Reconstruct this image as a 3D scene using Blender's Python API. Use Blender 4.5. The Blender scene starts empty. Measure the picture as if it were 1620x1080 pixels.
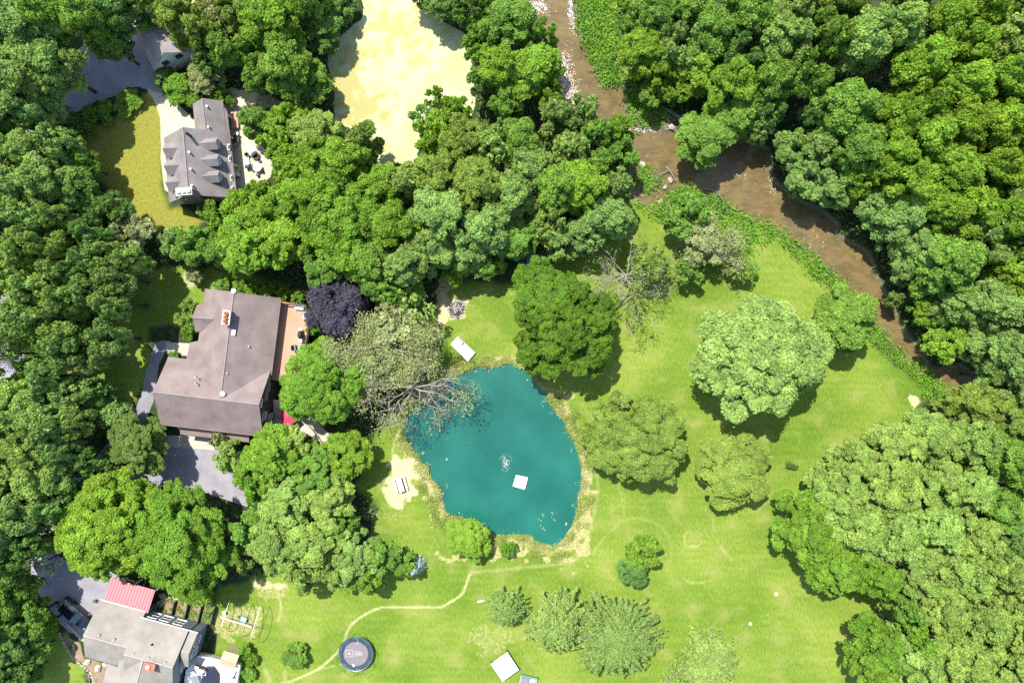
import bpy, math, random
import numpy as np
from mathutils import Vector, Matrix
S = bpy.context.scene
COL = S.collection
R = math.radians
# ------------------------------------------------------------------ camera, sky, sun, exposure
CAM_H = 105.0
cam_d = bpy.data.cameras.new('camera'); cam = bpy.data.objects.new('camera', cam_d); COL.objects.link(cam)
cam.location = (0, 0, CAM_H); cam.rotation_euler = (0, 0, 0)
cam_d.sensor_width = 36.0; cam_d.lens = 36.0 * CAM_H / 135.0; cam_d.clip_end = 6000
S.camera = cam
S.view_settings.view_transform = 'Standard'; S.view_settings.look = 'None'
S.view_settings.exposure = 1.05; S.view_settings.gamma = 1.0; S.view_settings.use_curve_mapping = False
S.cycles.max_bounces = 6; S.cycles.diffuse_bounces = 3; S.cycles.glossy_bounces = 2; S.cycles.transmission_bounces = 3
S.cycles.use_denoising = False
SUNV = Vector((0.25, -0.40, -1.0)).normalized()      # travel direction of the light
elev = math.asin(-SUNV.z); az = math.atan2(-SUNV.x, -SUNV.y)   # azimuth from +Y clockwise
wd = bpy.data.worlds.new('World'); S.world = wd; wd.use_nodes = True
nt = wd.node_tree; bg = nt.nodes['Background']
sky = nt.nodes.new('ShaderNodeTexSky'); sky.sky_type = 'NISHITA'; sky.sun_disc = False
sky.sun_elevation = elev; sky.sun_rotation = az
nt.links.new(sky.outputs[0], bg.inputs[0]); bg.inputs[1].default_value = 0.15
sl = bpy.data.lights.new('sun', 'SUN'); sl.energy = 4.1; sl.angle = R(0.5); sl.color = (1.0, 0.96, 0.88)
so = bpy.data.objects.new('sun', sl); COL.objects.link(so)
so.rotation_euler = SUNV.to_track_quat('-Z', 'Y').to_euler(); so.location = (-30, 50, 120)

# ------------------------------------------------------------------ helpers
rng = np.random.default_rng(7)
def W(px, py, z=0.0):
    k = (CAM_H - z) / 1260.0
    return ((px - 810) * k, (540 - py) * k)
def W3(px, py, z=0.0):
    x, y = W(px, py, z); return (x, y, z)
def arr(P, z=0.0): return np.array([W(a, b, z) for a, b in P])
def tag(o, label=None, cat=None, group=None, kind=None):
    if label: o['label'] = label
    if cat: o['category'] = cat
    if group: o['group'] = group
    if kind: o['kind'] = kind
    return o
def empty(name, loc=(0, 0, 0), rz=0.0, label=None, cat=None, group=None):
    o = bpy.data.objects.new(name, None); COL.objects.link(o); o.location = loc; o.rotation_euler = (0, 0, rz)
    o.empty_display_size = 0.2
    return tag(o, label, cat, group)
def copy_tree(o, parent=None):
    c = o.copy(); COL.objects.link(c)
    if parent: c.parent = parent
    for ch in o.children: copy_tree(ch, c)
    return c
class MB:
    def __init__(s): s.v = []; s.f = []
    def add(s, v, f):
        n = len(s.v); s.v += [tuple(map(float, p)) for p in v]; s.f += [tuple(n + i for i in q) for q in f]; return s
    def box(s, c, d, rz=0.0, M=None):
        cx, cy, cz = c; a, b, h = d[0] / 2, d[1] / 2, d[2] / 2; co, si = math.cos(rz), math.sin(rz)
        vs = []
        for z in (-h, h):
            for x, y in ((-a, -b), (a, -b), (a, b), (-a, b)):
                vs.append((cx + x * co - y * si, cy + x * si + y * co, cz + z))
        return s.add(vs, [(3, 2, 1, 0), (4, 5, 6, 7), (0, 1, 5, 4), (1, 2, 6, 5), (2, 3, 7, 6), (3, 0, 4, 7)])
    def prism(s, P, z0, z1):
        n = len(P)
        a = sum(P[i][0] * P[(i + 1) % n][1] - P[(i + 1) % n][0] * P[i][1] for i in range(n))
        if a < 0: P = list(P)[::-1]
        vs = [(x, y, z0) for x, y in P] + [(x, y, z1) for x, y in P]
        return s.add(vs, [tuple(range(n))[::-1], tuple(range(n, 2 * n))] + [(i, (i + 1) % n, n + (i + 1) % n, n + i) for i in range(n)])
    def slab(s, P, t):
        n = len(P)
        a = sum(P[i][0] * P[(i + 1) % n][1] - P[(i + 1) % n][0] * P[i][1] for i in range(n))
        if a < 0: P = list(P)[::-1]
        vs = [(x, y, z - t) for x, y, z in P] + list(P)
        return s.add(vs, [tuple(range(n))[::-1], tuple(range(n, 2 * n))] + [(i, (i + 1) % n, n + (i + 1) % n, n + i) for i in range(n)])
    def tube(s, pts, rad, n=6, cap=True):
        pts = [Vector(p) for p in pts]; m = len(pts); vs = []
        if not hasattr(rad, '__len__'): rad = [rad] * m
        up = Vector((0, 0, 1))
        for i, p in enumerate(pts):
            d = (pts[min(i + 1, m - 1)] - pts[max(i - 1, 0)]).normalized()
            a = d.cross(up)
            if a.length < 1e-3: a = Vector((1, 0, 0))
            a.normalize(); b = d.cross(a)
            for k in range(n):
                t = 2 * math.pi * k / n; q = p + (a * math.cos(t) + b * math.sin(t)) * rad[i]; vs.append(tuple(q))
        fs = [(i * n + k, i * n + (k + 1) % n, (i + 1) * n + (k + 1) % n, (i + 1) * n + k) for i in range(m - 1) for k in range(n)]
        if cap: fs += [tuple(range(n))[::-1], tuple(range((m - 1) * n, m * n))]
        return s.add(vs, fs)
    def lathe(s, c, prof, n=24, ring=False):
        vs = []; m = len(prof)
        for r, z in prof:
            for k in range(n):
                t = 2 * math.pi * k / n; vs.append((c[0] + r * math.cos(t), c[1] + r * math.sin(t), c[2] + z))
        fs = [(i * n + k, i * n + (k + 1) % n, (i + 1) * n + (k + 1) % n, (i + 1) * n + k) for i in range(m - 1) for k in range(n)]
        if ring: fs += [((m - 1) * n + k, (m - 1) * n + (k + 1) % n, (k + 1) % n, k) for k in range(n)]; return s.add(vs, fs)
        if prof[0][0] > 1e-4: fs.append(tuple(range(n))[::-1])
        if prof[-1][0] > 1e-4: fs.append(tuple(range((m - 1) * n, m * n)))
        return s.add(vs, fs)
    def ell(s, c, r, n=10, m=6, jit=0.0, seed=0):
        rr = random.Random(seed); vs = [(c[0], c[1], c[2] - r[2])]; 
        for i in range(1, m):
            a = -math.pi / 2 + math.pi * i / m
            for k in range(n):
                t = 2 * math.pi * k / n; j = 1 + jit * (rr.random() - .5) * 2
                vs.append((c[0] + r[0] * math.cos(a) * math.cos(t) * j, c[1] + r[1] * math.cos(a) * math.sin(t) * j, c[2] + r[2] * math.sin(a) * j))
        vs.append((c[0], c[1], c[2] + r[2]))
        fs = [(0, 1 + (k + 1) % n, 1 + k) for k in range(n)]
        for i in range(m - 2): fs += [(1 + i * n + k, 1 + i * n + (k + 1) % n, 1 + (i + 1) * n + (k + 1) % n, 1 + (i + 1) * n + k) for k in range(n)]
        b = 1 + (m - 2) * n; fs += [(b + k, b + (k + 1) % n, len(vs) - 1) for k in range(n)]
        return s.add(vs, fs)
    def build(s, name, mat, parent=None, smooth=False, bev=0.0):
        me = bpy.data.meshes.new(name); me.from_pydata(s.v, [], s.f)
        me.validate(); me.materials.append(mat)
        if smooth: me.polygons.foreach_set('use_smooth', [True] * len(me.polygons))
        me.update()
        o = bpy.data.objects.new(name, me); COL.objects.link(o)
        if parent: o.parent = parent
        if bev > 0:
            b = o.modifiers.new('bevel', 'BEVEL'); b.width = bev; b.segments = 2; b.limit_method = 'ANGLE'
        return o
def quads_obj(name, V, mat, parent=None, attr=None):
    """V: (n,4,3) array of quads"""
    n = len(V); me = bpy.data.meshes.new(name)
    me.vertices.add(n * 4); me.vertices.foreach_set('co', V.reshape(-1).astype(np.float32))
    me.loops.add(n * 4); me.loops.foreach_set('vertex_index', np.arange(n * 4, dtype=np.int32))
    me.polygons.add(n); me.polygons.foreach_set('loop_start', np.arange(0, n * 4, 4, dtype=np.int32))
    me.polygons.foreach_set('loop_total', np.full(n, 4, dtype=np.int32))
    me.materials.append(mat)
    if attr is not None:
        a = me.attributes.new('tint', 'FLOAT', 'POINT'); a.data.foreach_set('value', np.repeat(attr, 4).astype(np.float32))
    me.update(calc_edges=True); me.validate()
    o = bpy.data.objects.new(name, me); COL.objects.link(o)
    if parent: o.parent = parent
    return o

# ------------------------------------------------------------------ materials
def nodes(m):
    m.use_nodes = True; t = m.node_tree; return t, t.nodes, t.links, t.nodes['Principled BSDF']
def mat(name, c, rough=0.8, nz=3.0, amt=0.15, c2=None, metal=0.0, bump=0.0, spec=0.3, fine=40.0, wave=None):
    m = bpy.data.materials.new(name); t, N, L, b = nodes(m)
    b.inputs['Roughness'].default_value = rough; b.inputs['Metallic'].default_value = metal
    b.inputs['Specular IOR Level'].default_value = spec
    tc = N.new('ShaderNodeTexCoord'); n1 = N.new('ShaderNodeTexNoise'); n1.inputs['Scale'].default_value = nz; n1.inputs['Detail'].default_value = 6
    L.new(tc.outputs['Object'], n1.inputs['Vector'])
    n2 = N.new('ShaderNodeTexNoise'); n2.inputs['Scale'].default_value = fine; n2.inputs['Detail'].default_value = 3
    L.new(tc.outputs['Object'], n2.inputs['Vector'])
    ad = N.new('ShaderNodeMath'); ad.operation = 'MULTIPLY_ADD'; L.new(n2.outputs[0], ad.inputs[0]); ad.inputs[1].default_value = 0.4; L.new(n1.outputs[0], ad.inputs[2])
    rp = N.new('ShaderNodeValToRGB'); rp.color_ramp.elements[0].position = 0.45; rp.color_ramp.elements[1].position = 0.95
    d = c2 if c2 else tuple(min(1, x * (1 + amt)) for x in c); e = c if c2 else tuple(x * (1 - amt) for x in c)
    rp.color_ramp.elements[0].color = (*e, 1); rp.color_ramp.elements[1].color = (*d, 1)
    L.new(ad.outputs[0], rp.inputs[0]); out = rp.outputs[0]
    if wave:
        sc, rot, dark = wave
        mp = N.new('ShaderNodeMapping'); mp.inputs['Rotation'].default_value = (0, 0, rot); L.new(tc.outputs['Object'], mp.inputs[0])
        w = N.new('ShaderNodeTexWave'); w.inputs['Scale'].default_value = sc; w.inputs['Distortion'].default_value = 0.3; L.new(mp.outputs[0], w.inputs[0])
        r2 = N.new('ShaderNodeValToRGB'); r2.color_ramp.elements[0].position = 0.0; r2.color_ramp.elements[1].position = 0.25
        r2.color_ramp.elements[0].color = (dark, dark, dark, 1); r2.color_ramp.elements[1].color = (1, 1, 1, 1); L.new(w.outputs[1], r2.inputs[0])
        mx = N.new('ShaderNodeMix'); mx.data_type = 'RGBA'; mx.blend_type = 'MULTIPLY'; mx.inputs[0].default_value = 1
        L.new(out, mx.inputs[6]); L.new(r2.outputs[0], mx.inputs[7]); out = mx.outputs[2]
    L.new(out, b.inputs['Base Color'])
    if bump > 0:
        bp = N.new('ShaderNodeBump'); bp.inputs['Strength'].default_value = bump; bp.inputs['Distance'].default_value = 0.05
        L.new(ad.outputs[0], bp.inputs['Height']); L.new(bp.outputs[0], b.inputs['Normal'])
    return m
def leafmat(name, fixed=None, trans=0.3, var=0.35, vs=0.9):
    m = bpy.data.materials.new(name); t, N, L, b = nodes(m)
    b.inputs['Roughness'].default_value = 0.6; b.inputs['Specular IOR Level'].default_value = 0.12
    if fixed:
        c = N.new('ShaderNodeRGB'); c.outputs[0].default_value = (*fixed, 1); col = c.outputs[0]
    else:
        oi = N.new('ShaderNodeObjectInfo'); col = oi.outputs['Color']
    at = N.new('ShaderNodeAttribute'); at.attribute_name = 'tint'
    tc = N.new('ShaderNodeTexCoord'); nz = N.new('ShaderNodeTexNoise'); nz.inputs['Scale'].default_value = vs; nz.inputs['Detail'].default_value = 2
    L.new(tc.outputs['Object'], nz.inputs['Vector'])
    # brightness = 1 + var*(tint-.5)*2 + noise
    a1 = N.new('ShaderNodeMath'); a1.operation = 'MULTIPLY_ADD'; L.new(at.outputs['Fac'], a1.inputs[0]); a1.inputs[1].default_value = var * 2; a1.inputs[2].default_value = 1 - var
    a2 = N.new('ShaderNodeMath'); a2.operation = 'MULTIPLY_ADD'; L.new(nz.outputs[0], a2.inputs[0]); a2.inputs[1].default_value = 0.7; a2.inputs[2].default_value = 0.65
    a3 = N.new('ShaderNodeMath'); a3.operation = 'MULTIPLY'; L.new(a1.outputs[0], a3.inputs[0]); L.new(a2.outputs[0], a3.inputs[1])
    hs = N.new('ShaderNodeHueSaturation'); L.new(col, hs.inputs['Color']); L.new(a3.outputs[0], hs.inputs['Value'])
    h = N.new('ShaderNodeMath'); h.operation = 'MULTIPLY_ADD'; L.new(nz.outputs[0], h.inputs[0]); h.inputs[1].default_value = -0.05; h.inputs[2].default_value = 0.518
    L.new(h.outputs[0], hs.inputs['Hue'])
    L.new(hs.outputs[0], b.inputs['Base Color'])
    tr = N.new('ShaderNodeBsdfTranslucent'); h2 = N.new('ShaderNodeHueSaturation'); h2.inputs['Hue'].default_value = 0.485; h2.inputs['Saturation'].default_value = 1.1; h2.inputs['Value'].default_value = 1.2
    L.new(hs.outputs[0], h2.inputs['Color']); L.new(h2.outputs[0], tr.inputs[0])
    mx = N.new('ShaderNodeMixShader'); mx.inputs[0].default_value = trans; L.new(b.outputs[0], mx.inputs[1]); L.new(tr.outputs[0], mx.inputs[2])
    L.new(mx.outputs[0], N['Material Output'].inputs[0])
    return m
LEAF = leafmat('leaf', trans=.38)
BARK = mat('bark', (0.10, 0.085, 0.065), 0.9, 2, 0.4)
BARKPALE = mat('bark_pale', (0.27, 0.24, 0.20), 0.8, 2, 0.25)
WHITE = mat('white_paint', (0.80, 0.80, 0.78), 0.5, 2, 0.05)
CREAM = mat('cream_panel', (0.78, 0.77, 0.70), 0.6, 2, 0.06)
BLACK = mat('black', (0.02, 0.02, 0.022), 0.5, 2, 0.2)
GLASS = mat('window_glass', (0.03, 0.045, 0.06), 0.06, 1, 0.2, spec=0.8)
METAL = mat('grey_metal', (0.35, 0.36, 0.37), 0.4, 2, 0.15, metal=0.7)
WOOD = mat('weathered_wood', (0.42, 0.33, 0.23), 0.8, 3, 0.2, wave=(4, 0, 0.75))

# ------------------------------------------------------------------ ground with zones
def sdist(X, Y, P):
    """signed distance to polygon P (negative inside), arrays X,Y"""
    d = np.full(X.shape, 1e9); ins = np.zeros(X.shape, bool); n = len(P)
    for i in range(n):
        ax, ay = P[i]; bx, by = P[(i + 1) % n]; ex, ey = bx - ax, by - ay
        t = np.clip(((X - ax) * ex + (Y - ay) * ey) / (ex * ex + ey * ey + 1e-12), 0, 1)
        d = np.minimum(d, (X - ax - t * ex) ** 2 + (Y - ay - t * ey) ** 2)
        c = ((ay > Y) != (by > Y)); xi = ax + (Y - ay) * ex / (ey if abs(ey) > 1e-12 else 1e-12)
        ins ^= c & (X < xi)
    d = np.sqrt(d); return np.where(ins, -d, d)
def ldist(X, Y, P):
    d = np.full(X.shape, 1e9)
    for i in range(len(P) - 1):
        ax, ay = P[i]; bx, by = P[i + 1]; ex, ey = bx - ax, by - ay
        t = np.clip(((X - ax) * ex + (Y - ay) * ey) / (ex * ex + ey * ey + 1e-12), 0, 1)
        d = np.minimum(d, (X - ax - t * ex) ** 2 + (Y - ay - t * ey) ** 2)
    return np.sqrt(d)
def smooth(P, n=4):
    """closed Catmull-Rom"""
    P = np.array(P, float); m = len(P); out = []
    for i in range(m):
        p0, p1, p2, p3 = P[i - 1], P[i], P[(i + 1) % m], P[(i + 2) % m]
        for k in range(n):
            t = k / n
            out.append(0.5 * (2 * p1 + (p2 - p0) * t + (2 * p0 - 5 * p1 + 4 * p2 - p3) * t * t + (3 * p1 - p0 - 3 * p2 + p3) * t ** 3))
    return np.array(out)
POND = [(731,588),(752,582),(783,578),(816,578),(836,588),(848,604),(862,620),(874,645),(893,665),(905,692),(917,729),(920,759),(919,781),(911,816),(899,842),(882,860),(858,860),(832,846),(801,845),(783,846),(764,836),(752,823),(731,819),(706,811),(699,784),(682,756),(664,723),(645,698),(641,677),(648,646),(676,616),(706,600)]
ALGAE = [(560,-90),(566,-30),(574,20),(552,45),(522,72),(520,110),(528,150),(530,190),(575,212),(594,240),(596,262),(630,258),(662,262),(664,235),(690,215),(745,185),(753,120),(742,60),(705,35),(672,8),(655,-90)]
RIVER = [(790,-90),(818,-20),(826,22),(850,48),(866,70),(876,105),(880,140),(888,165),(920,185),(955,195),(985,205),(1003,215),(1001,255),(995,300),(1021,322),(1042,326),(1058,308),(1074,297),(1094,297),(1118,309),(1143,321),(1190,347),(1225,360),(1267,392),(1313,428),(1350,470),(1380,515),(1413,550),(1447,575),(1470,595),(1500,622),(1550,668),(1620,720),(1720,790),(1760,740),(1640,660),(1545,600),(1517,580),(1480,588),(1457,560),(1432,527),(1402,470),(1384,430),(1372,402),(1324,372),(1322,353),(1297,333),(1267,317),(1228,290),(1213,262),(1212,238),(1180,226),(1130,215),(1090,205),(1074,192),(1045,186),(993,180),(986,166),(988,146),(982,134),(953,132),(933,97),(915,50),(908,0),(890,-90)]
pond_p = smooth(arr(POND)); algae_p = smooth(arr(ALGAE), 3); river_p = smooth(arr(RIVER), 3)
pond_p += rng.normal(0, 0.12, pond_p.shape); river_p += rng.normal(0, 0.12, river_p.shape); algae_p += rng.normal(0, .12, algae_p.shape)
ISL = [arr([(1003,268),(1020,262),(1042,275),(1047,290),(1035,302),(1012,298),(1002,285)]),
       arr([(993,182),(1010,183),(1043,188),(1046,196),(1020,200),(1000,196)]),
       arr([(1046,190),(1062,195),(1068,205),(1055,210),(1044,203)])]
def axis(lo, hi, step, far):
    a = np.arange(lo, hi + 1e-6, step); g = []; s = step; x = hi
    while x < far: s *= 1.6; x += s; g.append(x)
    g2 = []; s = step; x = lo
    while x > -far: s *= 1.6; x -= s; g2.append(x)
    return np.concatenate([g2[::-1], a, g])
gx = axis(-70, 70, 0.25, 3000); gy = axis(-48, 48, 0.25, 3000)
GX, GY = np.meshgrid(gx, gy)
def vnoise(X, Y, sc, seed):
    r = np.random.default_rng(seed); T = r.random((128, 128))
    u, v = X / sc, Y / sc; i, j = np.floor(u).astype(int), np.floor(v).astype(int); fu, fv = u - i, v - j
    fu = fu * fu * (3 - 2 * fu); fv = fv * fv * (3 - 2 * fv); g = lambda a, b: T[a % 128, b % 128]
    return (g(i, j) * (1 - fu) + g(i + 1, j) * fu) * (1 - fv) + (g(i, j + 1) * (1 - fu) + g(i + 1, j + 1) * fu) * fv
dP = sdist(GX, GY, pond_p) - .25; dA = sdist(GX, GY, algae_p) - .25; dR = sdist(GX, GY, river_p) - .25
dI = np.minimum.reduce([sdist(GX, GY, p) for p in ISL])
sm = lambda x: np.clip(x, 0, 1) ** 2 * (3 - 2 * np.clip(x, 0, 1))
Z = -0.9 * sm(-dP / .7) - 0.7 * sm(-dA / .7) - 0.9 * sm(-dR / .7) * sm(dI / 0.6 + 0.3)
near = (np.abs(GX) < 71) & (np.abs(GY) < 49)
Z += np.where(near & (dP > .5) & (dR > .5), 0.0, 0)
LAWN = arr([(700,440),(810,448),(840,425),(930,398),(960,360),(1003,318),(1040,333),(1090,330),(1150,342),(1205,362),(1250,395),(1290,432),(1330,470),(1375,535),(1420,578),(1475,618),(1445,650),(1470,700),(1540,800),(1540,1000),(1500,1700),(325,1700),(322,1080),(345,1000),(325,960),(345,925),(420,912),(560,930),(600,800),(560,770),(600,690),(650,640),(630,560),(690,500)])
LAWN2 = arr([(130,215),(170,190),(200,172),(235,150),(250,165),(256,200),(258,240),(268,330),(340,345),(310,368),(230,362),(180,310),(135,275)])
LAWN3 = arr([(150,455),(230,430),(330,425),(480,455),(485,478),(240,520),(240,560),(215,640),(165,670),(100,640),(40,600),(30,540),(60,480)])
LAWN4 = arr([(20,1010),(105,1003),(118,1035),(140,1052),(150,1200),(0,1200),(-40,1060)])
n1 = vnoise(GX, GY, 3.1, 1) - .5; n2 = vnoise(GX, GY, 0.9, 2) - .5; n3 = vnoise(GX, GY, 9, 3); n4 = vnoise(GX, GY, 0.5, 4) - .5
edge = n1 * 1.2 + n2 * .7
lawn = np.maximum.reduce([sm(.5 - (sdist(GX, GY, p) + edge) / 1.0) for p in (LAWN, LAWN2, LAWN3, LAWN4)])
BANK = [arr([(1000,322),(1020,340),(1060,352),(1110,350),(1160,350),(1200,368),(1245,388),(1280,428),(1308,450),(1330,470),(1345,500),(1375,535),(1405,560),(1440,590),(1470,628),(1500,640),(1505,618),(1470,590),(1445,572),(1412,548),(1380,510),(1350,465),(1313,425),(1267,388),(1225,357),(1190,344),(1143,318),(1118,306),(1094,294),(1074,294),(1055,306),(1042,328)]),
        arr([(908,-40),(912,30),(933,97),(953,132),(983,134),(1000,128),(985,80),(975,30),(990,-40)]),
        arr([(988,148),(992,180),(1010,178),(1040,186),(1060,186),(1045,160),(1020,145),(1000,140)])] + ISL[:2] + [arr([(1100,330),(1180,345),(1215,380),(1180,400),(1130,390)])]
lawn = np.maximum(lawn, sm(.5 - (np.minimum.reduce([sdist(GX, GY, p) for p in BANK]) + n2 * .3) / .5))
dry = sm(.5 - (sdist(GX, GY, LAWN2) + edge) / 1.5)           # yellow lawn
straw = np.clip(sm(1.0 - np.abs(dP - .7) / (.9 + n1 * 1.6)) * (0.4 + n2 * 1.6 + .2), 0, 1)
def blob(px, py, rx, ry, k=1.0, nz=.5):
    x, y = W(px, py); d = np.sqrt(((GX - x) / (rx / 12)) ** 2 + ((GY - y) / (ry / 12)) ** 2) + n2 * nz * 1.5 + n4 * nz
    return sm((1.15 - d) / .45) * k
straw = np.maximum.reduce([straw, blob(690,770,22,50,.7,1), blob(800,870,95,16,.8,1), blob(905,850,26,38,.8,1), blob(925,770,14,60,.7,1), blob(890,650,18,30,.6,1), blob(775,1012,38,26,.45), blob(700,480,16,50,.8), blob(770,462,60,7,.4), blob(860,400,70,8,.5), blob(1130,470,60,12,.25),blob(1340,470,30,40,.25), blob(1390,620,40,25,.2),blob(375,985,48,32,.55),blob(430,935,30,14,.5),blob(610,815,50,12,.4),blob(690,880,30,30,.3)])
sand = np.maximum.reduce([blob(636,745,22,26), blob(632,775,26,32), blob(628,790,14,18), blob(655,745,16,20,.7), blob(702,492,12,30,.8), blob(722,489,18,20,.9), blob(1446,633,10,9), blob(295,945,40,8), blob(270,955,20,8), blob(300,962,45,22,.5), blob(420,925,26,8,.7),blob(305,440,14,14,.6),blob(385,150,26,14,.8),blob(420,160,22,12,.5)])
PATHS = [([(455,1079),(501,1059),(533,1032),(545,1012),(548,1002),(557,987),(575,973),(603,961),(650,960),(693,960),(712,952),(730,940),(737,925),(743,908)], .20, 1.0),
         ([(501,1059),(540,1050)], .12, .6), ([(430,1085),(455,1079)], .2, .8),
         ([(937,877),(950,857),(963,843),(987,823),(1013,820),(1045,832),(1062,860),(1060,890)],   .2, .28),
         ([(987,823),(985,790),(975,760)], .2, .2),
         ([(1082 + 15 * math.cos(a) + 15, 852 + 13 * math.sin(a)) for a in np.linspace(0, 6.28, 16)], .1, .5),
         ([(1105,800),(1125,815),(1130,840)], .15, .35), ([(1140,865),(1157,885)], .2, .4), ([(1080,915),(1100,922),(1127,918)], .14, .4),
         ([(640,660),(628,690),(622,715),(640,745)], .2, .6), ([(745,905),(800,900),(880,892),(910,885),(930,850),(942,800),(945,760),(930,700),(905,660)], .3, .3),
         ([(435,925),(445,960),(440,980)], .25, .6), ([(258,200),(259,240),(262,270)], .25, .8), ([(233,148),(250,165),(257,195)], .2, .7),
         ([(1050,360),(1120,430),(1200,480)], .5, .12), ([(420,1060),(428,1080)], .5, .4), ([(450,1062),(452,1085)], .4, .3)]
def smo(P):
    out = []; m = len(P)
    for i in range(m - 1):
        a0, a1, a2, a3 = P[max(i - 1, 0)], P[i], P[i + 1], P[min(i + 2, m - 1)]
        for t in (0, .25, .5, .75): out.append(.5 * (2 * a1 + (a2 - a0) * t + (2 * a0 - 5 * a1 + 4 * a2 - a3) * t * t + (3 * a1 - a0 - 3 * a2 + a3) * t ** 3))
    return np.array(out + [P[-1]])
path = np.zeros_like(GX)
for P, w, k in PATHS:
    w = w * .62; path = np.maximum(path, sm(1.6 - (ldist(GX, GY, smo(arr(P))) + n4 * .12) / w) * k * .85 * (1 + n4 * .9 + n2 * .5))
mud = np.clip(sm(1 - (dR) / .45) + sm(1 - np.abs(dP) / .5) * .4, 0, 1)
me = bpy.data.meshes.new('ground'); ny, nx = GX.shape
V = np.stack([GX, GY, Z], -1).reshape(-1, 3).astype(np.float32)
idx = np.arange(nx * ny).reshape(ny, nx); F = np.stack([idx[:-1, :-1], idx[:-1, 1:], idx[1:, 1:], idx[1:, :-1]], -1).reshape(-1, 4)
def gridmesh(name, V, F, mat, attrs):
    me = bpy.data.meshes.new(name)
    me.vertices.add(len(V)); me.vertices.foreach_set('co', V.reshape(-1).astype(np.float32))
    me.loops.add(F.size); me.loops.foreach_set('vertex_index', F.reshape(-1).astype(np.int32))
    me.polygons.add(len(F)); me.polygons.foreach_set('loop_start', np.arange(0, F.size, 4, dtype=np.int32)); me.polygons.foreach_set('loop_total', np.full(len(F), 4, dtype=np.int32))
    me.polygons.foreach_set('use_smooth', np.ones(len(F), bool))
    for k, a in attrs.items():
        at = me.attributes.new(k, 'FLOAT', 'POINT'); at.data.foreach_set('value', a.reshape(-1).astype(np.float32))
    me.materials.append(mat); me.update(calc_edges=True)
    o = bpy.data.objects.new(name, me); COL.objects.link(o); o['kind'] = 'structure'; return o
def ground_mat():
    m = bpy.data.materials.new('ground'); t, N, L, b = nodes(m); b.inputs['Roughness'].default_value = .9; b.inputs['Specular IOR Level'].default_value = .1
    tc = N.new('ShaderNodeTexCoord')
    def noise(sc, det=5, rot=None, scl=None):
        n = N.new('ShaderNodeTexNoise'); n.inputs['Scale'].default_value = sc; n.inputs['Detail'].default_value = det
        if rot is not None:
            mp = N.new('ShaderNodeMapping'); mp.inputs['Rotation'].default_value = (0, 0, rot); mp.inputs['Scale'].default_value = scl; L.new(tc.outputs['Object'], mp.inputs[0]); L.new(mp.outputs[0], n.inputs[0])
        else: L.new(tc.outputs['Object'], n.inputs[0])
        return n.outputs[0]
    def ramp(x, p0, c0, p1, c1):
        r = N.new('ShaderNodeValToRGB'); r.color_ramp.elements[0].position = p0; r.color_ramp.elements[1].position = p1
        r.color_ramp.elements[0].color = (*c0, 1); r.color_ramp.elements[1].color = (*c1, 1); L.new(x, r.inputs[0]); return r.outputs[0]
    def mix(f, a, b_, mode='MIX'):
        x = N.new('ShaderNodeMix'); x.data_type = 'RGBA'; x.blend_type = mode
        if isinstance(f, float): x.inputs[0].default_value = f
        else: L.new(f, x.inputs[0])
        L.new(a, x.inputs[6]); L.new(b_, x.inputs[7]); return x.outputs[2]
    def attr(n):
        a = N.new('ShaderNodeAttribute'); a.attribute_name = n; return a.outputs['Fac']
    def rough(a, ns, lo=.3, hi=.7):
        s = N.new('ShaderNodeMath'); s.operation = 'MULTIPLY_ADD'; L.new(ns, s.inputs[0]); s.inputs[1].default_value = .8; L.new(a, s.inputs[2])
        r = N.new('ShaderNodeMapRange'); r.inputs[1].default_value = lo + .4; r.inputs[2].default_value = hi + .4; r.interpolation_type = 'SMOOTHSTEP'; L.new(s.outputs[0], r.inputs[0]); return r.outputs[0]
    floor = ramp(noise(1.2), .35, (.020, .034, .012), .7, (.055, .070, .028))
    g1 = ramp(noise(.09, 3), .35, (.105, .182, .018), .68, (.190, .252, .036))
    g2 = ramp(noise(5.0, 6, .5, (1, .35, 1)), .3, (.70, .76, .65), .75, (1.22, 1.16, 1.3))
    lawn_c = mix(1.0, g1, g2, 'MULTIPLY')
    st = ramp(noise(1.6, 4, .75, (.10, 1.0, 1)), .3, (.88, .92, .86), .75, (1.12, 1.08, 1.16)); lawn_c = mix(1.0, lawn_c, st, 'MULTIPLY')
    pt = ramp(noise(.35, 5), .52, (0, 0, 0), .78, (.6, .6, .6)); tan = ramp(noise(6, 3), .3, (.25, .24, .075), .7, (.32, .29, .11))
    lawn_c = mix(pt, lawn_c, tan)
    dryc = ramp(noise(3, 5), .3, (.150, .165, .022), .7, (.250, .230, .045)); lawn_c = mix(attr('dry'), lawn_c, dryc)
    c = mix(attr('lawn'), floor, lawn_c)
    strc = ramp(noise(4, 5), .3, (.20, .20, .06), .7, (.42, .38, .18)); fn = noise(2.5, 5)
    c = mix(rough(attr('straw'), fn), c, strc)
    c = mix(attr('path'), c, ramp(noise(6, 4), .3, (.34, .33, .14), .7, (.46, .42, .22)))
    c = mix(rough(attr('sand'), noise(2.5, 8), .15, .85), c, ramp(noise(7, 4), .3, (.32, .29, .15), .7, (.50, .45, .27)))
    c = mix(attr('mud'), c, ramp(noise(4, 4), .3, (.07, .075, .035), .7, (.20, .19, .11)))
    L.new(c, b.inputs['Base Color'])
    bp = N.new('ShaderNodeBump'); bp.inputs['Strength'].default_value = .5; bp.inputs['Distance'].default_value = .1; L.new(noise(9, 4), bp.inputs['Height']); L.new(bp.outputs[0], b.inputs['Normal'])
    return m
gridmesh('ground', V, F, ground_mat(), dict(lawn=lawn, dry=dry, straw=straw, sand=sand, path=path, mud=mud))

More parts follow.
